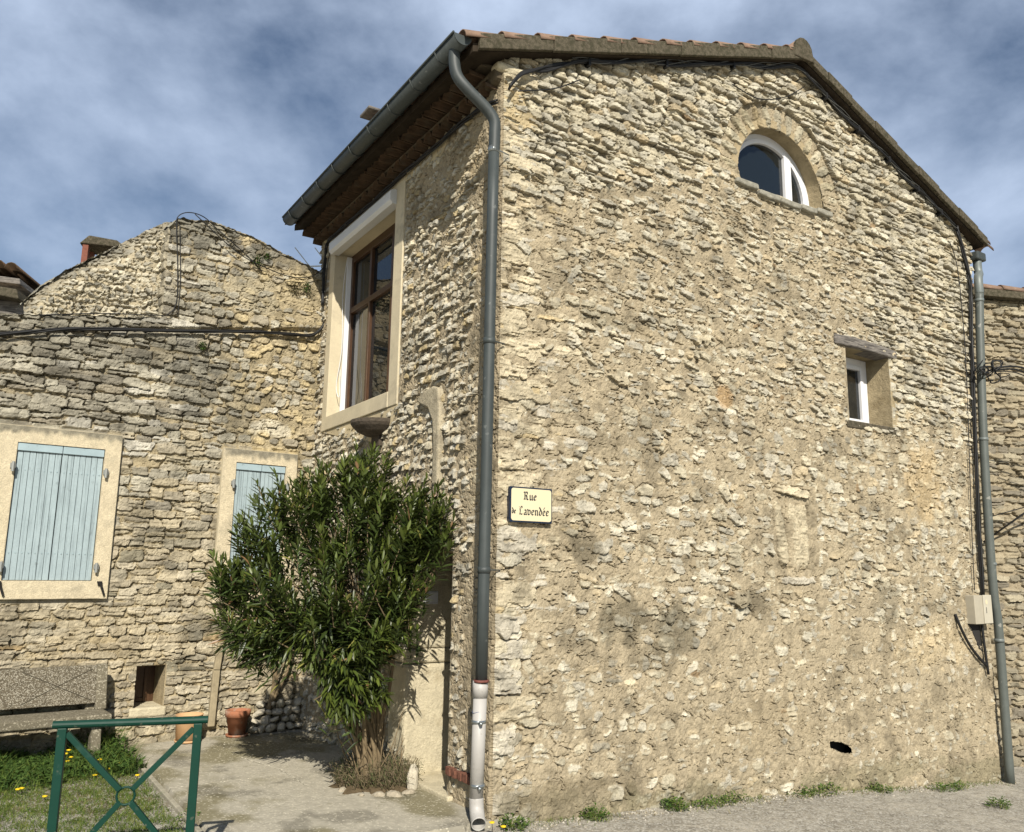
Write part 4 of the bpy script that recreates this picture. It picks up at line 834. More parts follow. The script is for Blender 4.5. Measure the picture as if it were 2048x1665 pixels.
mb.tube(smoothpath([W.p(a,z,.08) for a,z in ((-1.72,6.0),(-1.2,5.66),(-.85,5.55),(-.5,5.50),(-.2,5.58),(0.0,5.8))],7),.006,6)
mb.build('cable_run',M_CABLE,wc2,smooth=True)
# ================================================================== FAR LEFT: house, chimney, antenna
fh=thing('distant_house',(-8.6,13.4,0),'distant tiled roof corner and parapet at the left edge','house')
FL=Frame([-8.2,13.0,0],[1,.15,0],[.15,-1,0])
mb=MB(); mb.box(FL,-4,-.18,0,6.5,-3,-.5); mb.build('wall',mat('grey_render',(.3,.29,.26),.9,noise=(3,.1)),fh)
mb=MB(); mb.prism(FL,[(-4,6.62),(-4,6.75),(.12,6.42),(.14,6.32),(-.0,6.33)],-3,.05); mb.build('eave_board',M_OLDWOOD,fh,bevel=.01)
mb=MB(); s=-1.6
while s<.1:
    z=6.80-(s+1.6)*.16; canal_tile(mb,FL.p(s,z+.02,.12),FL.p(s-.0,z+.02,-2.5),.10,.09,(0,0,1),FL.d,seg=6); s+=.2
mb.build('roof_tiles',M_GENOISE,fh,smooth=True)
mb=MB(); mb.box(FL,-4,.42,0,5.9,.06,.5); mb.build('parapet_wall',M_OLDWOOD,fh)
mb=MB(); mb.prism(FL,[(-3,6.24),(-3,6.40),(.40,6.02),(.44,5.86),(.2,5.9)],-.1,.75); mb.build('parapet_coping',M_CONC,fh,bevel=.02)
mb=MB(); mb.prism(FL,[(-3,6.38),(-3,6.44),(.30,6.08),(.30,6.03)],-.09,.5); mb.build('parapet_tiles',mat('pale_tile',(.42,.32,.21),.8,noise=(10,.15)),fh)
ch=thing('chimney',(-6.9,13,6),'chimney with concrete cap on red brick pillars beyond the outbuilding roof','chimney')
FC=Frame([-6.95,13.0,0],[.97,.24,0],[.24,-.97,0])
mb=MB(); mb.prism(FC,[(-.19,6.99),(-.06,7.14),(.36,7.10),(.46,7.03),(.42,6.98)],-.4,.12); mb.build('cap',M_CONC,ch,bevel=.02)
for (a,o) in ((-.10,.04),(.34,.04),(-.10,-.3),(.34,-.3)):
    mb=MB(); mb.box(FC,a-.045,a+.045,6.2,7.0,o-.05,o+.05); mb.build('brick_pillar',mat('red_brick',(.20,.075,.05),.85,noise=(20,.2)),ch,bevel=.006)
mb=MB(); mb.box(FC,-.2,.45,5.2,6.42,-.42,.10); mb.build('stack',M_PLASTER,ch)
an=thing('tv_antenna',(-2.6,14.2,5),'thin television aerial beyond the outbuilding','antenna')
mb=MB(); mb.tube([(-2.55,14.2,5.0),(-2.55,14.2,7.2)],.02,6); mb.build('mast',M_CLAMP,an)
mb=MB(); mb.tube([(-3.9,14.2,7.14),(-2.5,14.2,7.20)],.013,6)
for x in (-3.75,-3.4,-3.05,-2.8): mb.tube([(x-.2,14.0,7.14+.28),(x+.2,14.4,7.14-.2)],.009,5)
mb.build('aerial_rods',M_CLAMP,an)
# ================================================================== FAR RIGHT building
FR=Frame([6.72,12.15,0],[.98,.2,0],[.2,-.98,0])
rb=thing('street_building',FR.p(1,-.6,0),'stone building with tiled verge beyond the right drainpipe','building')
w3=Stone(-1.2,3.2,-1.2,6.1,.016)
PAL_R=[(4,(.36,.305,.205)),(3,(.30,.265,.19)),(2,(.25,.22,.165)),(1,(.42,.37,.26))]
courses(w3,lambda s,z: dict(w=(.12,.34),h=(.06,.12),rot=.04,gap=1.,hgt=(.005,.04),pal=PAL_R,miss=.02,edge=.14,p=(3,8)),-1.3,3.3,-1.2,6.1)
w3.fac=.5
w3.finish(-.018+.012*fbm(w3.nz,w3.nx,30,4),.010,np.array([.33,.275,.185]))
P=FR.o+w3.S[...,None]*FR.d+w3.H[...,None]*FR.n; P[...,2]=w3.Z-.3*np.maximum(w3.H,0)
grid_obj('front_wall',P,w3.C,np.ones((w3.nz-1,w3.nx-1),bool),M_STONE,rb)
for k in range(4):
    mb=MB(); a=-1.2+k*1.1; mb.box(FR,a+.004,a+1.096,6.02,6.16,-.1+.002*k,.14+.004*(k%2)); mb.build('verge_board',M_CONC,rb,bevel=.008)
s=-1.1
while s<3.0:
    mb=MB(); canal_tile(mb,FR.p(s,6.14,.06),FR.p(s+.46,6.13,.06),.10,.085,(0,0,1),FR.n); mb.build('verge_tile',M_TERRA,rb,smooth=True); s+=.42
mb=MB(); mb.box(FR,-1.2,3.2,-1.2,6.02,-4,-.08); mb.build('side_wall',M_PLASTER,rb)
cc=thing('stay_cable',FR.p(.6,3,.1),'diagonal black cable across the far right stone wall','cables')
mb=MB(); mb.tube([FR.p(-.1,2.35,.08),FR.p(1.1,3.3,.6)],.014,6); mb.tube([FR.p(.0,2.7,.08),FR.p(.5,2.86,.3)],.008,6); mb.build('cable_run',M_CABLE,cc,smooth=True)
# ================================================================== GROUND
def street_z(x,y):
    v0=x-C0[0]; v1=y-C0[1]; g=v0*dR[0]+v1*dR[1]
    return -.045-np.interp(g,[-9,0,1,3,7.4,12,60],[0,0,.05,.15,.52,.9,1.2])
def ground_sheet(name,xs,ys,col,zoff,maskf=None):
    X,Y=np.meshgrid(xs,ys); Z=street_z(X,Y)+zoff
    ny,nx=X.shape; P=np.stack([X,Y,Z],-1); return P
xs=np.concatenate([[-300,-60,-25,-12],np.arange(-7,9.5,.03),[12,20,50,300]]); ys=np.concatenate([[-200,-40,-10,0,3],np.arange(5.2,13.5,.03),[15,25,60,500]])
P=ground_sheet('g',xs,ys,None,0)
ny,nx=P.shape[:2]; n1_=fbm(ny,nx,20,4); n2_=fbm(ny,nx,2,2)
P[...,2]+=(.008*n1_+.006*n2_)*(np.abs(P[...,0])<9)*(P[...,1]>5)*(P[...,1]<13.4)
LS=(P[...,0]-C0[0])*dL[0]+(P[...,1]-C0[1])*dL[1]; LO=(P[...,0]-C0[0])*LF.n[0]+(P[...,1]-C0[1])*LF.n[1]
grav=np.array([.36,.33,.27]); asph=np.array([.38,.345,.275]); dirt=np.array([.20,.17,.10])
lawn=sst(LO+.4*n1_,1.9,2.2)*sst(LS+.5*n1_,.9,1.5)
mm=sst(fbm(ny,nx,26,4)+.1,-.1,.25)*lawn
Cc=np.where(lawn[...,None]>.5,grav,asph*(1+.25*n1_[...,None])); Cc=Cc*(1-mm[...,None])+dirt*mm[...,None]
Cc=Cc*(1+.35*n2_[...,None])
M_GRAVEL=mat('gravel_ground',(1,1,1),.97,attr='Col',noise=[(60,.25),(22,.18),(3,.10)],bump=(80,1.,.016),speck=(75,(.58,.55,.47),.66,.85),spec=.12)
g=grid_obj('ground',P,Cc,np.ones((ny-1,nx-1),bool),M_GRAVEL); tagp(g,'grey gravelly asphalt street and yard ground',kind='structure')
# terrace slab of concrete
nx,ny=220,400
a=np.linspace(-.03,4.75,ny)[:,None]+np.zeros((1,nx)); o=np.linspace(-.3,1.9,nx)[None,:]+np.zeros((ny,1))
n1_=fbm(ny,nx,60,5); n2_=fbm(ny,nx,3,2); n3_=fbm(ny,nx,90,3,3.)
P=LF.o+a[...,None]*LF.d+o[...,None]*LF.n; ed=np.minimum(np.minimum(a+.03,1.9-o),1)
P[...,2]=.0+.004*n1_+.0015*n2_-.05*(1-sst(ed,0,.02))
moss=sst(n1_*1.4+.7*n3_,-.15,.35)
Cc=np.array([.42,.385,.30])*(1+.15*n2_[...,None]); Cc=Cc*(1-.8*moss[...,None])+np.array([.20,.175,.095])*.8*moss[...,None]; n4=fbm(ny,nx,30,5); dk=sst(n4,.1,.45)[...,None]; Cc=Cc*(1-.35*dk)
ck=np.zeros_like(a)
for (c0,f1,a1,w1) in ((.95,2.3,.10,.006),(.25,3.1,.06,.005)): ck=np.maximum(ck,(np.abs(o-c0-a1*np.sin(a*f1)-.05*n1_-.015*n2_)<w1)*(np.sin(a*1.3+c0*4)>-.3))
ck=np.maximum(ck,(np.abs(a-2.2-.03*n1_)<.008)*1.); P[...,2]-=.006*ck; Cc=Cc*(1-.55*ck[...,None])
M_TERR=mat('terrace_concrete',(1,1,1),.93,attr='Col',noise=[(25,.08)],bump=(90,.5,.005),speck=(75,(.62,.57,.44),.90,.7),spec=.12,dirt=(5,.6,.75,(.22,.2,.13)))
tr=grid_obj('terrace',P,Cc,np.ones((ny-1,nx-1),bool),M_TERR); tagp(tr,'weathered concrete terrace along the house with mossy stains',kind='structure')
# open joint line and step near the doorway
mb=MB(); mb.box(LF,-.03,1.35,-.05,.055,.02,.10) if False else None
tj=MB(); tj.prism(Frame(LF.p(0,0,0),LF.d,np.array([0,0,1.])),[(0,0)]*3,0,0) if False else None
# kerb strip on the left edge of the terrace
M_TERRL=mat('worn_kerb_concrete',(.36,.33,.25),.95,noise=[(12,.25),(80,.15)],bump=(60,.7,.006),spec=.05)
kb=MB(); kb.box(Frame(LF.p(0,0,1.9),LF.d,LF.n),.0,4.3,-.06,-.012,.012,.055); k_=kb.build('kerb_strip',M_TERRL,None,bevel=.006); tagp(k_,'narrow concrete kerb strip at the terrace edge',kind='structure')
# ================================================================== BENCH
be=thing('concrete_bench',W.p(-2.8,0,.3),'old speckled concrete bench with crossed back panel at the left edge','bench')
BF=Frame(W.p(0,0,.10),W.d,W.n)
mb=MB(); X0,X1=-3.95,-2.33
def bp(s,z,o): return BF.p(s,z,o)
# back: leaning slab
def slant(mb,s0,s1,z0,z1,o0,o1,th):   # slab from (z0,o0) to (z1,o1), thickness th outward
    mb.hexa([bp(s0,z0,o0),bp(s1,z0,o0),bp(s1,z0,o0+th),bp(s0,z0,o0+th),bp(s0,z1,o1),bp(s1,z1,o1),bp(s1,z1,o1+th),bp(s0,z1,o1+th)])
slant(mb,X0,X1,.50,.86,.16,.07,.06); mb.build('back_slab',M_BENCH,be,bevel=.008)
mb=MB(); slant(mb,X1-.003,X1+.10,.44,.87,.17,.065,.075); mb.build('back_upright',M_BENCH2,be,bevel=.01)
mb=MB()
for (sa,sb) in ((X0+.95,X1-.04),):
    for (za,zb) in ((.53,.83),(.83,.53)):
        def pt(s,z): f=(z-.5)/.36; return bp(s,z,.16-.09*f+.0635)
        mb.tube([pt(sa,za),pt(sb,zb)],.0035,4)
mb.build('crossed_lines',mat('dark_groove',(.09,.08,.055),.95),be)
mb=MB(); mb.box(BF,X0,X1+.08,.36,.44,.16,.60); mb.build('seat',M_BENCH2,be,bevel=.012)
for s in (X1-.03,-3.6):
    mb=MB(); mb.prism(Frame(BF.p(s,0,0),BF.n,BF.d),[(.02,0),(.14,0),(.20,.36),(.07,.72),(.02,.72)],-.05,.05); mb.prism(Frame(BF.p(s,0,0),BF.n,BF.d),[(.40,0),(.58,0),(.50,.36),(.42,.36)],-.045,.045); mb.box(BF,s-.04,s+.04,.29,.362,.19,.50); mb.build('leg',M_BENCH2,be,bevel=.012)
# ================================================================== POTS
def pot(label,loc,r,h,m,straight=False,saucer=True):
    p=thing('flower_pot',loc,label,'flower pot')
    mb=MB()
    if straight: prof=[(0,.0),(r*.86,.0),(r*.98,h*.97),(r*1.02,h),(r*.95,h),(r*.8,h*.3),(0,h*.28)]
    else: prof=[(0,.0),(r*.66,.0),(r*.88,h*.72),(r*1.0,h*.73),(r*1.04,h*.98),(r*.96,h),(r*.86,h*.92),(r*.8,h*.75),(0,h*.74)]
    mb.lathe(loc,[(a,b_+.012) for a,b_ in prof],32); mb.build('pot_body',m,p,smooth=True).data
    mb=MB(); k=.92 if straight else .86; mb.lathe(loc,[(0,.0),(r*k,.0),(r*k*1.06,.022),(r*k*1.0,.024),(r*k*.96,.010),(0,.010)],32); mb.build('saucer',m,p,smooth=True)
    if not straight:
        mb=MB(); mb.lathe(loc,[(0,h*.9),(r*.87,h*.88)],24); mb.build('soil',M_SOIL,p)
    return p
pot('small empty red terracotta pot with chalky foot on a saucer by the wall',W.p(-.80,0.005,.14),.135,.27,M_POT)
pot('pale orange cylindrical terracotta pot behind the green barrier',W.p(-1.34,0.005,.16),.145,.27,M_POTN,True)
# ================================================================== BARRIER
bt=thing('steel_barrier',(-2.7,5.35,-.04),'green steel street barrier with crossed bars and a small ring','barrier')
H_=.92
def pxz(x,y,z):   # point on the view ray of a pixel at height z (calibration of the barrier)
    d=MC.T@np.array([(x-CX)/FPX,(y-832.5)/FPX,1]); t_=(z-CAMZ)/d[2]; return np.array([0,0,CAMZ])+t_*d
BR=pxz(404,1440,H_); BL=BR+(pxz(119,1450,H_)-BR)
ax=(BR-BL); ax[2]=0; bl=np.linalg.norm(ax); ax/=bl; bn=np.array([ax[1],-ax[0],0]); bq=Frame([BL[0],BL[1],0],ax,bn)
mb=MB(); mb.tube([bq.p(-.035,H_,0),bq.p(bl+.035,H_,0)],.023,12); mb.build('top_rail',M_GREEN,bt,smooth=False)
for s in (.02,bl-.02):
    mb=MB(); mb.box(bq,s-.025,s+.025,-.06,H_-.018,-.025,.025); mb.build('post',M_GREEN,bt,bevel=.004)
mb=MB(); cz=.50; cs=bl/2; R_=.05
for (a,z) in ((.045,H_-.05),(bl-.045,H_-.05),(.045,.08),(bl-.045,.08)):
    v=np.array([a-cs,z-cz]); v/=np.linalg.norm(v); mb=MB(); mb.beam(bq.p(a,z),bq.p(cs+v[0]*R_,cz+v[1]*R_),.032,.032,bn); mb.build('diagonal_bar',M_GREEN,bt,bevel=.003)
mb=MB(); mb.tube([bq.p(cs+R_*math.cos(t_),cz+R_*math.sin(t_)) for t_ in np.linspace(0,2*math.pi,33)],.007,8,cap=False); mb.build('centre_ring',M_GREEN,bt,smooth=True)
# ================================================================== POST, LOOSE STONES, VINE
pp=thing('timber_post',W.p(-1.03,0,.05),'weathered upright plank leaning on the wall below the shutters','post')
mb=MB(); mb.beam(W.p(-1.07,.12,.06),W.p(-1.05,.72,.05),.075,.05,W.n); mb.beam(W.p(-1.05,.725,.05),W.p(-1.0,1.2,.05),.07,.05,W.n); mb.build('plank',mat('grey_plank',(.36,.30,.19),.9,noise=(15,.2),streak=((60,60,4),.5,(.2,.17,.12))),pp,bevel=.008)
M_ROCK=mat('pale_rubble',(.52,.47,.36),.95,noise=[(14,.15),(80,.1)],bump=(50,.6,.01),dirt=(12,.6,.75,(.35,.3,.2)))
k=0
for row in range(4):
    for i in range(8-row):
        c=W.p(-.62+.115*i+.04*row+random.uniform(-.02,.02),.05+.085*row,.10-.02*row+random.uniform(0,.04)); mb=MB(); mb.rock(c,(random.uniform(.05,.12),random.uniform(.045,.08),random.uniform(.028,.062)),k); k+=1
        o=mb.build('rubble_stone',M_ROCK,None,smooth=False,loc=c); o.rotation_euler=(random.uniform(-.5,.5),random.uniform(-.6,.6),random.uniform(0,3))
        tagp(o,'pale loose rubble stone heaped at the wall foot beside the red pot','stone','loose stones heaped at the wall foot')
M_BEDST=mat('dull_bed_stone',(.40,.35,.26),.95,noise=[(14,.2),(80,.15)],bump=(40,.9,.012),spec=.05)
for i,(a,oo,r) in enumerate(((1.08,.47,.055),(1.16,.58,.035),(1.38,.66,.045),(1.72,.60,.04),(1.0,.34,.07),(1.03,.2,.06),(1.86,.3,.06))):
    mb=MB(); mb.rock(LF.p(a,.0,oo),(r*1.3,r*.8,r*.6),50+i); o=mb.build('bed_stone',M_BEDST,None,loc=LF.p(a,.02,oo)); o.rotation_euler=(0,random.uniform(-.3,.3),random.uniform(0,3)); tagp(o,'pale stone edging the planting bed of the oleander','stone','stones edging the oleander bed')
mb=MB(); mb.rock(LF.p(1.12,.08,.12),(.06,.05,.15),71); o=mb.build('upright_bed_stone',M_ROCK,None,loc=LF.p(1.12,.13,.12)); tagp(o,'tall white upright stone leaning by the oleander beside the door','stone')
vt=thing('vine_trunk',W.p(-.38,0,.1),'bare twisted vine trunk rising against the wall behind the oleander','vine')
mb=MB(); mb.tube(smoothpath([W.p(-.42,.25,.08),W.p(-.36,.55,.06),W.p(-.38,.9,.05),W.p(-.30,1.3,.06)],6),.03,8); mb.tube(smoothpath([W.p(-.40,.3,.08),W.p(-.22,.7,.1),W.p(-.12,1.2,.08)],6),.018,8); mb.tube(smoothpath([W.p(-.40,.35,.07),W.p(-.30,.8,.12),W.p(-.2,1.1,.1)],6),.012,8); mb.build('trunk',M_STEM,vt,smooth=True)
ml=thing('mailbox',LF.p(1.95,1.1,.1),'ochre wall mailbox in the shade left of the doorway','mailbox')
mb=MB(); mb.box(LF,1.86,2.2,1.03,1.30,0,.14); mb.build('box_body',M_MAIL,ml,bevel=.008)
mb=MB(); mb.box(LF,1.90,2.16,1.20,1.225,.14,.143); mb.build('slot',M_DARK,ml)
# ================================================================== OLEANDER
ol=thing('oleander_shrub',LF.p(1.45,0,.37),'large dark green oleander with narrow leaves in front of the doorway','shrub')
base=LF.p(1.45,0,.37); V=lambda *a: np.array(a,float)
def lean(px,py,dep):
    d=MC.T@np.array([(px-CX)/FPX,(py-832.5)/FPX,1]); return np.array([0,0,CAMZ])+d*dep/d[1]
# lobes: image-plane outline of the crown turned into ellipsoids at real depths (centre px, depth, radii m)
lobes=[(700,1010,7.7,.46,.40),(610,1010,7.8,.34,.30),(735,945,7.8,.26,.28),(800,1040,7.6,.40,.36),(865,1035,7.35,.22,.30),(530,1050,7.75,.28,.30),(500,1150,7.7,.34,.22),(455,1150,7.7,.18,.16),
       (600,1150,7.6,.5,.42),(720,1150,7.5,.52,.44),(800,1130,7.4,.34,.34),(480,1235,7.6,.26,.18),(560,1255,7.6,.34,.26),(680,1280,7.4,.42,.32),(770,1240,7.3,.30,.28),(820,1180,7.3,.16,.2),(680,1360,7.45,.22,.20),(720,1340,7.4,.24,.2),(640,1330,7.5,.2,.2),(790,1270,7.25,.16,.16),(700,1400,7.4,.26,.16),(690,1430,7.4,.18,.12),(755,1370,7.35,.22,.16),(470,1295,7.55,.16,.12),(520,1300,7.6,.2,.14)]
LV=[];LFc=[];LC=[];twigs=MB(); shoots=[]
tips=[(520,955),(555,935),(590,960),(632,915),(640,975),(690,925),(715,885),(745,905),(762,960),(800,985),(850,950),(838,1000),(880,970),(903,1000),(897,1050),(470,1075),(422,1100),(445,1135),(500,990),(435,1200),(455,1260),(480,1290),(600,945),(670,950),(780,1000),(730,900),(620,935)]
for (x,y) in tips: shoots+= [(lean(x+random.uniform(-6,6),y+12,7.7 if x<820 else 7.35),.38,True),(lean(x+random.uniform(-22,22),y+45,7.6 if x<820 else 7.3),.34,True)]
for (x,y,dep,r,rz) in lobes:
    c=lean(x,y,dep); n=int(46*r*rz/.12)+4
    for i in range(n):
        v=rng.normal(size=3); v/=np.linalg.norm(v); q=rng.uniform(.45,1.0)**.5
        p=c+v*np.array([r,r*.8,rz])*q; shoots.append((p,.30,False))
crown_c=lean(680,1150,7.7)
def leaf(p,d,upn,L_,w_,col):
    d=d/np.linalg.norm(d); s=np.cross(d,upn); n=np.linalg.norm(s)
    if n<1e-3: return
    s/=n; u=np.cross(s,d); k=len(LV); bend=rng.uniform(.0,.22)*L_
    LV.extend([p,p+d*L_*.30+s*w_*.42+u*w_*.18,p+d*L_*.30-s*w_*.42+u*w_*.18,p+d*L_*.32,p+d*L_*.66+s*w_*.40-np.array([0,0,bend*.35])+u*w_*.16,p+d*L_*.66-s*w_*.40-np.array([0,0,bend*.35])+u*w_*.16,p+d*L_*.67-np.array([0,0,bend*.35]),p+d*L_-np.array([0,0,bend])])
    LFc.extend([(k,k+3,k+1),(k,k+2,k+3),(k+3,k+6,k+4,k+1),(k+3,k+2,k+5,k+6),(k+6,k+7,k+4),(k+6,k+5,k+7)]); LC.extend([col]*8)
for (p,sl_,tip) in shoots:
    if not tip and math.sin(p[0]*9+1)*math.sin(p[2]*8+p[1]*3)+.5*math.sin(p[0]*17+p[2]*13)>.78: continue
    o_=np.dot(p-C0,LF.n)
    if o_<.06: p=p+LF.n*(.06-o_+rng.uniform(0,.12))
    dirv=(p-crown_c)*np.array([1,1,.5]); dirv=dirv/max(np.linalg.norm(dirv),.2)
    if p[2]<1.35: ax_=dirv*.7+np.array([0,0,rng.uniform(-.5,.5)])
    else: ax_=dirv*.45+np.array([0,0,1.0])
    ax_=ax_+rng.normal(size=3)*.22; ax_/=np.linalg.norm(ax_)
    if tip: ax_=np.array([dirv[0]*.5,dirv[1]*.4,1.]) if p[2]>1.9 else np.array([dirv[0]*1.2,dirv[1]*.4,.5]); ax_/=np.linalg.norm(ax_)
    st=p-ax_*sl_; nl=26 if tip else 19
    t_=np.array([1,0,0.]) if abs(ax_[2])>.5 else np.array([0,0,1.]); e1=np.cross(ax_,t_); e1/=np.linalg.norm(e1); e2=np.cross(ax_,e1)
    hue=rng.uniform(0,1)
    for j in range(nl):
        f=j/(nl-1); a=j*2.1+rng.uniform(-.3,.3); op=(1.15-.75*f) if True else 1
        r_=e1*math.cos(a)+e2*math.sin(a); d=ax_*math.cos(op)+r_*math.sin(op)
        if p[2]<1.6: d=d+np.array([0,0,-.35*(1-f)])
        g=rng.uniform(.55,1.35); y=.45*f*f+.3*hue
        colr=(.034*g*(1+1.7*y),.056*g*(1+1.0*y),.014*g)
        if rng.random()<.02: colr=(.22,.13,.06) if rng.random()<.5 else (.20,.19,.05)
        q=st+ax_*sl_*f
        if np.dot(q-C0,LF.n)>.02: leaf(q,d,np.array([0,0,1.])+rng.normal(size=3)*.35,rng.uniform(.085,.18)*(1-.25*f),rng.uniform(.018,.036),colr)
    root=base+np.array([0,0,.9])*1.0+(p-base)*np.array([.35,.35,.15])
    if rng.random()<.16: twigs.tube([root,root*.4+st*.6+rng.normal(size=3)*.04,st,p-ax_*.03],.006,5,cap=False,rr=[.010,.007,.0045,.003])
me=bpy.data.meshes.new('foliage'); me.from_pydata([tuple(np.array(v)-base) for v in LV],[],LFc)
a_=me.attributes.new('Col','FLOAT_COLOR','POINT'); a_.data.foreach_set('color',np.array([(*c,1) for c in LC],dtype=np.float32).ravel()); me.materials.append(M_LEAF); me.polygons.foreach_set('use_smooth',[True]*len(me.polygons)); link_mesh('foliage',me,ol)
twigs.build('twigs',M_STEM,ol,smooth=True)
mb=MB()
for k in range(15):
    a=random.uniform(0,6.28); r0=random.uniform(.02,.13); b0=base+np.array([math.cos(a)*r0,math.sin(a)*r0,0]); tgt=lean(random.uniform(560,830),random.uniform(1180,1330),7.55)
    m1=b0*.72+tgt*.28+np.array([0,0,.12])+rng.normal(size=3)*.03; m2=b0*.4+tgt*.6+np.array([0,0,.1])+rng.normal(size=3)*.04
    r=random.uniform(.010,.026); P_=smoothpath([b0,m1,m2,tgt],6); mb.tube(P_,r,8,rr=list(np.linspace(r,r*.45,len(P_))))
for k in range(34):
    a=random.uniform(0,6.28); b0=base+V(math.cos(a)*random.uniform(.05,.26),math.sin(a)*random.uniform(.05,.2),0); e=b0+V(random.gauss(0,.16),random.gauss(0,.10),random.uniform(.3,.95)); mb.tube(smoothpath([b0,(b0+e)/2+rng.normal(size=3)*.03,e],4),.005,5,rr=[.006]*3+[.005]*3+[.004]*2+[.002])
mb.tube(smoothpath([base+V(.02,-.02,0),base+V(.0,.0,.3),base+V(-.02,0,.55)],5),.035,10)
mb.build('stems',M_STEM,ol,smooth=True)
# bed: soil and dry ground cover under the oleander
mb=MB(); bc=LF.p(1.45,0,.30)
prof=[(0,.05),(.15,.045),(.28,.03),(.40,-.02)]; mb.lathe(bc,prof,24)
mb.v=[tuple(np.array(v_)+(np.array(v_)-bc)*np.array([1,1,0])*.28*math.sin(i_*2.3)) for i_,v_ in enumerate(mb.v)]; o=mb.build('planting_bed',M_SOIL,None,smooth=True,loc=bc); tagp(o,'bare soil of the small bed under the oleander',kind='structure')
M_HEATH=mat('dry_heath_leaf',(.1,.1,.03),.8,attr='Col')
mb=MB()
for k in range(1000):
    a=random.uniform(0,6.28); r=.36*math.sqrt(random.random()); b0=bc+V(math.cos(a)*r,math.sin(a)*r*.8,.02)
    if np.dot(b0-C0,LF.n)<.05: continue
    h=random.uniform(.06,.32)*(1.1-r); d=V(random.gauss(0,.4)+math.cos(a)*.4,random.gauss(0,.4)+math.sin(a)*.4,1); d/=np.linalg.norm(d); col=random.choice([(.10,.085,.04),(.14,.11,.06),(.07,.085,.03),(.17,.13,.08)])
    e=b0+d*h; mb.add([b0+V(.003,0,0),b0-V(.003,0,0),e],[(0,1,2)],col)
    for j in range(5):
        f=.3+.7*j/5; q=b0+d*h*f; s_=rng.normal(size=3)*.018; mb.add([q,q+s_+V(.003,0,.008),q+s_*1.6,q+s_-V(.003,0,-.004)],[(0,1,2,3)],col)
o=mb.build('heath_cover',M_HEATH,None,loc=bc); tagp(o,'dry brown heathy ground cover around the oleander stems',kind='stuff')
# ================================================================== GRASS, WEEDS, FLOWERS
def blades(mb,c,n,rad,h0,h1,w_,cols,lean_=.35):
    for k in range(n):
        a=random.uniform(0,6.28); r=rad*math.sqrt(random.random()); b0=np.array(c)+V(math.cos(a)*r,math.sin(a)*r,0); h=random.uniform(h0,h1)
        t_=V(random.gauss(0,lean_),random.gauss(0,lean_),1)*h; sd=V(math.cos(a+1),math.sin(a+1),0)*w_; col=random.choice(cols)
        m=b0+t_*.55; e=b0+t_+V(t_[0]*.6,t_[1]*.6,-.12*h)
        mb.add([b0-sd,b0+sd,m+sd*.7,m-sd*.7,e],[(0,1,2,3),(3,2,4)],col)
def lobed(mb,c,n,rad,hmax,sz,cols):
    for k in range(n):
        a=random.uniform(0,6.28); r=rad*math.sqrt(random.random()); q=np.array(c)+V(math.cos(a)*r,math.sin(a)*r,random.uniform(.01,hmax)*(1-.5*(r/rad)**2)); d=V(math.cos(a+random.gauss(0,.8)),math.sin(a+random.gauss(0,.8)),random.uniform(-.1,.7)); d/=np.linalg.norm(d); s_=np.cross(d,V(0,0,1)); s_/=np.linalg.norm(s_)+1e-6; z_=sz*random.uniform(.6,1.3)
        mb.add([q,q+d*z_*.45+s_*z_*.32,q+d*z_*.5+V(0,0,.004),q+d*z_*.45-s_*z_*.32,q+d*z_],[(0,1,2),(0,2,3),(2,1,4),(2,4,3)],random.choice(cols))
GR=[(.10,.15,.025),(.13,.17,.035),(.08,.12,.02),(.18,.19,.05),(.055,.10,.018)]; GD=[(.045,.085,.018),(.06,.11,.02),(.08,.13,.03),(.035,.07,.015)]
def gz_(p): p[2]=float(street_z(p[0],p[1]))-.005; return p
mb=MB()
nmap=fbm(120,120,20,4)
for k in range(5200):   # short patchy lawn
    s=random.uniform(-4.6,-1.2); o_=random.uniform(.9,4.6); p=W.p(s,0,o_); lo_=np.dot(p-C0,LF.n)
    if lo_<2.0 or nmap[int((s+5)*20)%120,int(o_*22)%120]<-.32: continue
    blades(mb,gz_(p),11,.06,.02,.06,.0024,GR,.6)
g=mb.build('short_grass',M_WEED,None); tagp(g,'short patchy grass in the gravel yard before the bench',kind='stuff')
mb=MB()
for k in range(460):   # rank growth round the bench
    s=random.uniform(-4.3,-2.0); o_=random.uniform(.05,1.25)
    p=gz_(W.p(s,0,o_)); 
    if np.dot(p-C0,LF.n)<1.98: continue
    tall=.5+.5*math.sin(s*5); tall*=max(0,1.25-o_); blades(mb,p,14,.08,.06,.18+.26*tall,.0035,GD+GR[:2],.3); lobed(mb,p,14,.10,.12+.2*tall,.05,GD)
g=mb.build('rank_grass',M_WEED,None); tagp(g,'taller grass and weeds growing under and before the bench',kind='stuff')
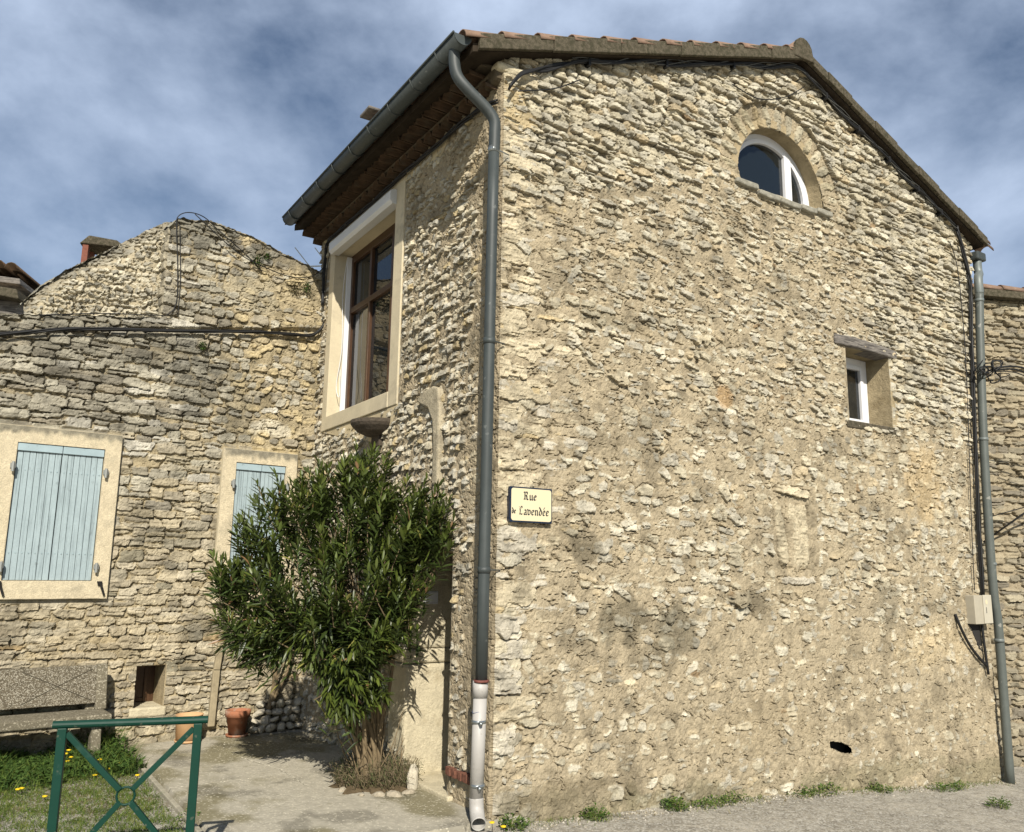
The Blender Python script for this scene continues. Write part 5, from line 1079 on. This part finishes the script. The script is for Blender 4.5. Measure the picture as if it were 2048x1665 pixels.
for (px_,py_,lab) in ((1015,1655,'weed tuft with yellow flowers at the foot of the corner drainpipe'),(1175,1632,'bright green weed clump at the wall foot nearest the drainpipe foot'),(1310,1612,'low weed sprig between the two wide weed clumps'),(1385,1605,'wide leafy weed clump at the middle of the gable foot'),(1600,1595,'tall weed clump at the gable foot under the small window'),(1745,1590,'small weed clump at the gable foot below the vent slot'),(1900,1590,'trailing weeds at the gable foot near the right drainpipe'),(1990,1640,'weeds in the street right of the right drainpipe'),(380,1640,'weed tuft in the terrace edge below the green barrier')):
    z_=-.05 if px_<1100 else -.045-(px_-1100)/900*.48
    d=MC.T@np.array([(px_-CX)/FPX,(py_-832.5)/FPX,1]); t_=(z_-CAMZ)/d[2]; p=np.array([0,0,CAMZ])+t_*d
    gn=np.dot(p-C0,G.n)
    if px_>1000 and px_<1950 and gn<.09: p=p+G.n*(.09-gn)
    p[2]=float(street_z(p[0],p[1])) if True else 0
    mb=MB()
    for j in range(7 if px_ in(1385,1600,1900) else (1 if px_<400 else 4)):
        q=p+(G.d*(-.27+.09*j) if px_ in(1385,1600,1900) else G.d*random.uniform(-.05,.05))+G.n*random.uniform(0,.06); hs_=random.uniform(.35,1.1); lobed(mb,q,int(60*hs_),.10,.11*hs_,.03,GR[:3]+GD); blades(mb,q,14,.09,.02,.12*hs_,.0025,GR+[(.3,.26,.13)],.5)
    o=mb.build('weed_clump',M_WEED,None,loc=p); tagp(o,lab,'weed','weeds growing along the ground edges')
mb=MB()
for k in range(2600):
    s_=random.uniform(.15,7.3); o_=.03+abs(random.gauss(0,.10)); p=G.p(s_,0,o_); p[2]=float(street_z(p[0],p[1]))
    if random.random()<.72: 
        r=random.uniform(.003,.013)*(1.6 if random.random()<.05 else 1); c=random.choice([(.45,.40,.30),(.30,.26,.18),(.5,.46,.38),(.2,.17,.11)]); a=random.uniform(0,3)
        mb.add([p+V(math.cos(a)*r,math.sin(a)*r,0),p+V(math.cos(a+2)*r,math.sin(a+2)*r,0),p+V(math.cos(a+4)*r,math.sin(a+4)*r,0),p+V(0,0,r)],[(0,1,3),(1,2,3),(2,0,3)],c)
    elif math.sin(s_*3.1)+.6*math.sin(s_*7.7)>-.1: blades(mb,p,3,.03,.01,.055,.002,GR+[(.28,.24,.12),(.22,.2,.1)],.7)
g=mb.build('wall_foot_litter',M_WEED,None); tagp(g,'grit, dry grass and moss along the foot of the gable',kind='stuff')
def px_ground(x,y,z=-.045):
    d=MC.T@np.array([(x-CX)/FPX,(y-832.5)/FPX,1]); t_=(z-CAMZ)/d[2]; return np.array([0,0,CAMZ])+t_*d
fl_=None
for i,(x,y,h) in enumerate(((132,1505,.16),(138,1498,.18),(142,1512,.12),(136,1520,.1),(184,1508,.06),(200,1517,.1),(237,1523,.05),(222,1535,.05),(190,1548,.04),(275,1548,.04),(36,1576,.05),(44,1574,.05),(90,1590,.04),(256,1508,.08),(984,1642,.10),(1007,1650,.09))):
    p=px_ground(x,y,h-.03); p[2]=float(street_z(p[0],p[1]))
    if fl_ is None:
        root=thing('dandelion',p,'x','flower'); mb=MB(); mb.tube([p,p+V(.004,0,.5),p+V(0,0,1.)],.0022,5); st_=mb.build('stem',M_WEED,root); 
        mb=MB(); 
        for k in range(18):
            a=k*2.4; rr=.004+.016*(k/18); mb.add([p+V(0,0,1.),p+V(math.cos(a-.25)*rr,math.sin(a-.25)*rr,1.008),p+V(math.cos(a)*rr*1.3,math.sin(a)*rr*1.3,1.006),p+V(math.cos(a+.25)*rr,math.sin(a+.25)*rr,1.008)],[(0,1,2,3)])
        mb.lathe(p+V(0,0,1.0),[(.018,.0),(.019,.004),(.012,.010),(0,.012)],12)
        hd=mb.build('flower_head',M_YEL,root); fl_=(root,st_,hd); p0=p
        st_.scale=(1,1,h); hd.location=(0,0,h-1)
        r=root
    else:
        r=fl_[0].copy(); sc.collection.objects.link(r); r.location=Vector(p)
        for c_ in fl_[1:]:
            q=c_.copy(); sc.collection.objects.link(q); q.parent=r
            if c_ is fl_[1]: q.scale=(1,1,h)
            else: q.location=(0,0,h-1)
    r['group']='dandelions in the grass and by the wall'
    r['label']='yellow dandelion by the foot of the corner drainpipe' if x>900 else ('yellow dandelion in the tall weeds under the bench' if y<1525 and x<260 else 'yellow dandelion low in the short grass')
# plants on the outbuilding parapet
for i,(a,z,o_,r,lab,cl) in enumerate(((-.92,5.62,.04,.10,'dark green tuft growing on the parapet under the cable loop',GD),(-.80,5.70,.02,.06,'small leafy sprig right of the dark parapet tuft',GD),(-.42,5.38,.05,.10,'dry brownish tuft on the parapet near the house',[(.12,.10,.05),(.08,.08,.04)]),(-.26,5.42,.05,.09,'green tuft on the parapet nearest the house',GD),(-1.5,4.42,.06,.05,'tiny fern in the joint under the ledge cables',GD))):
    c=W.p(a,z,o_); mb=MB()
    for k in range(int(1600*r)+60):
        v=rng.normal(size=3); v/=np.linalg.norm(v); q=c+v*r*rng.uniform(.2,1)*V(1.,.6,.75); d=v+rng.normal(size=3)*.5; d/=np.linalg.norm(d); s_=np.cross(d,V(0,0,1)); s_/=np.linalg.norm(s_)+1e-6
        mb.add([q,q+d*.012+s_*.006,q+d*.026,q+d*.012-s_*.006],[(0,1,2,3)],random.choice(cl))
    o=mb.build('wall_plant',M_WEED,None,loc=c); tagp(o,lab,'plant','small plants growing on the outbuilding wall')
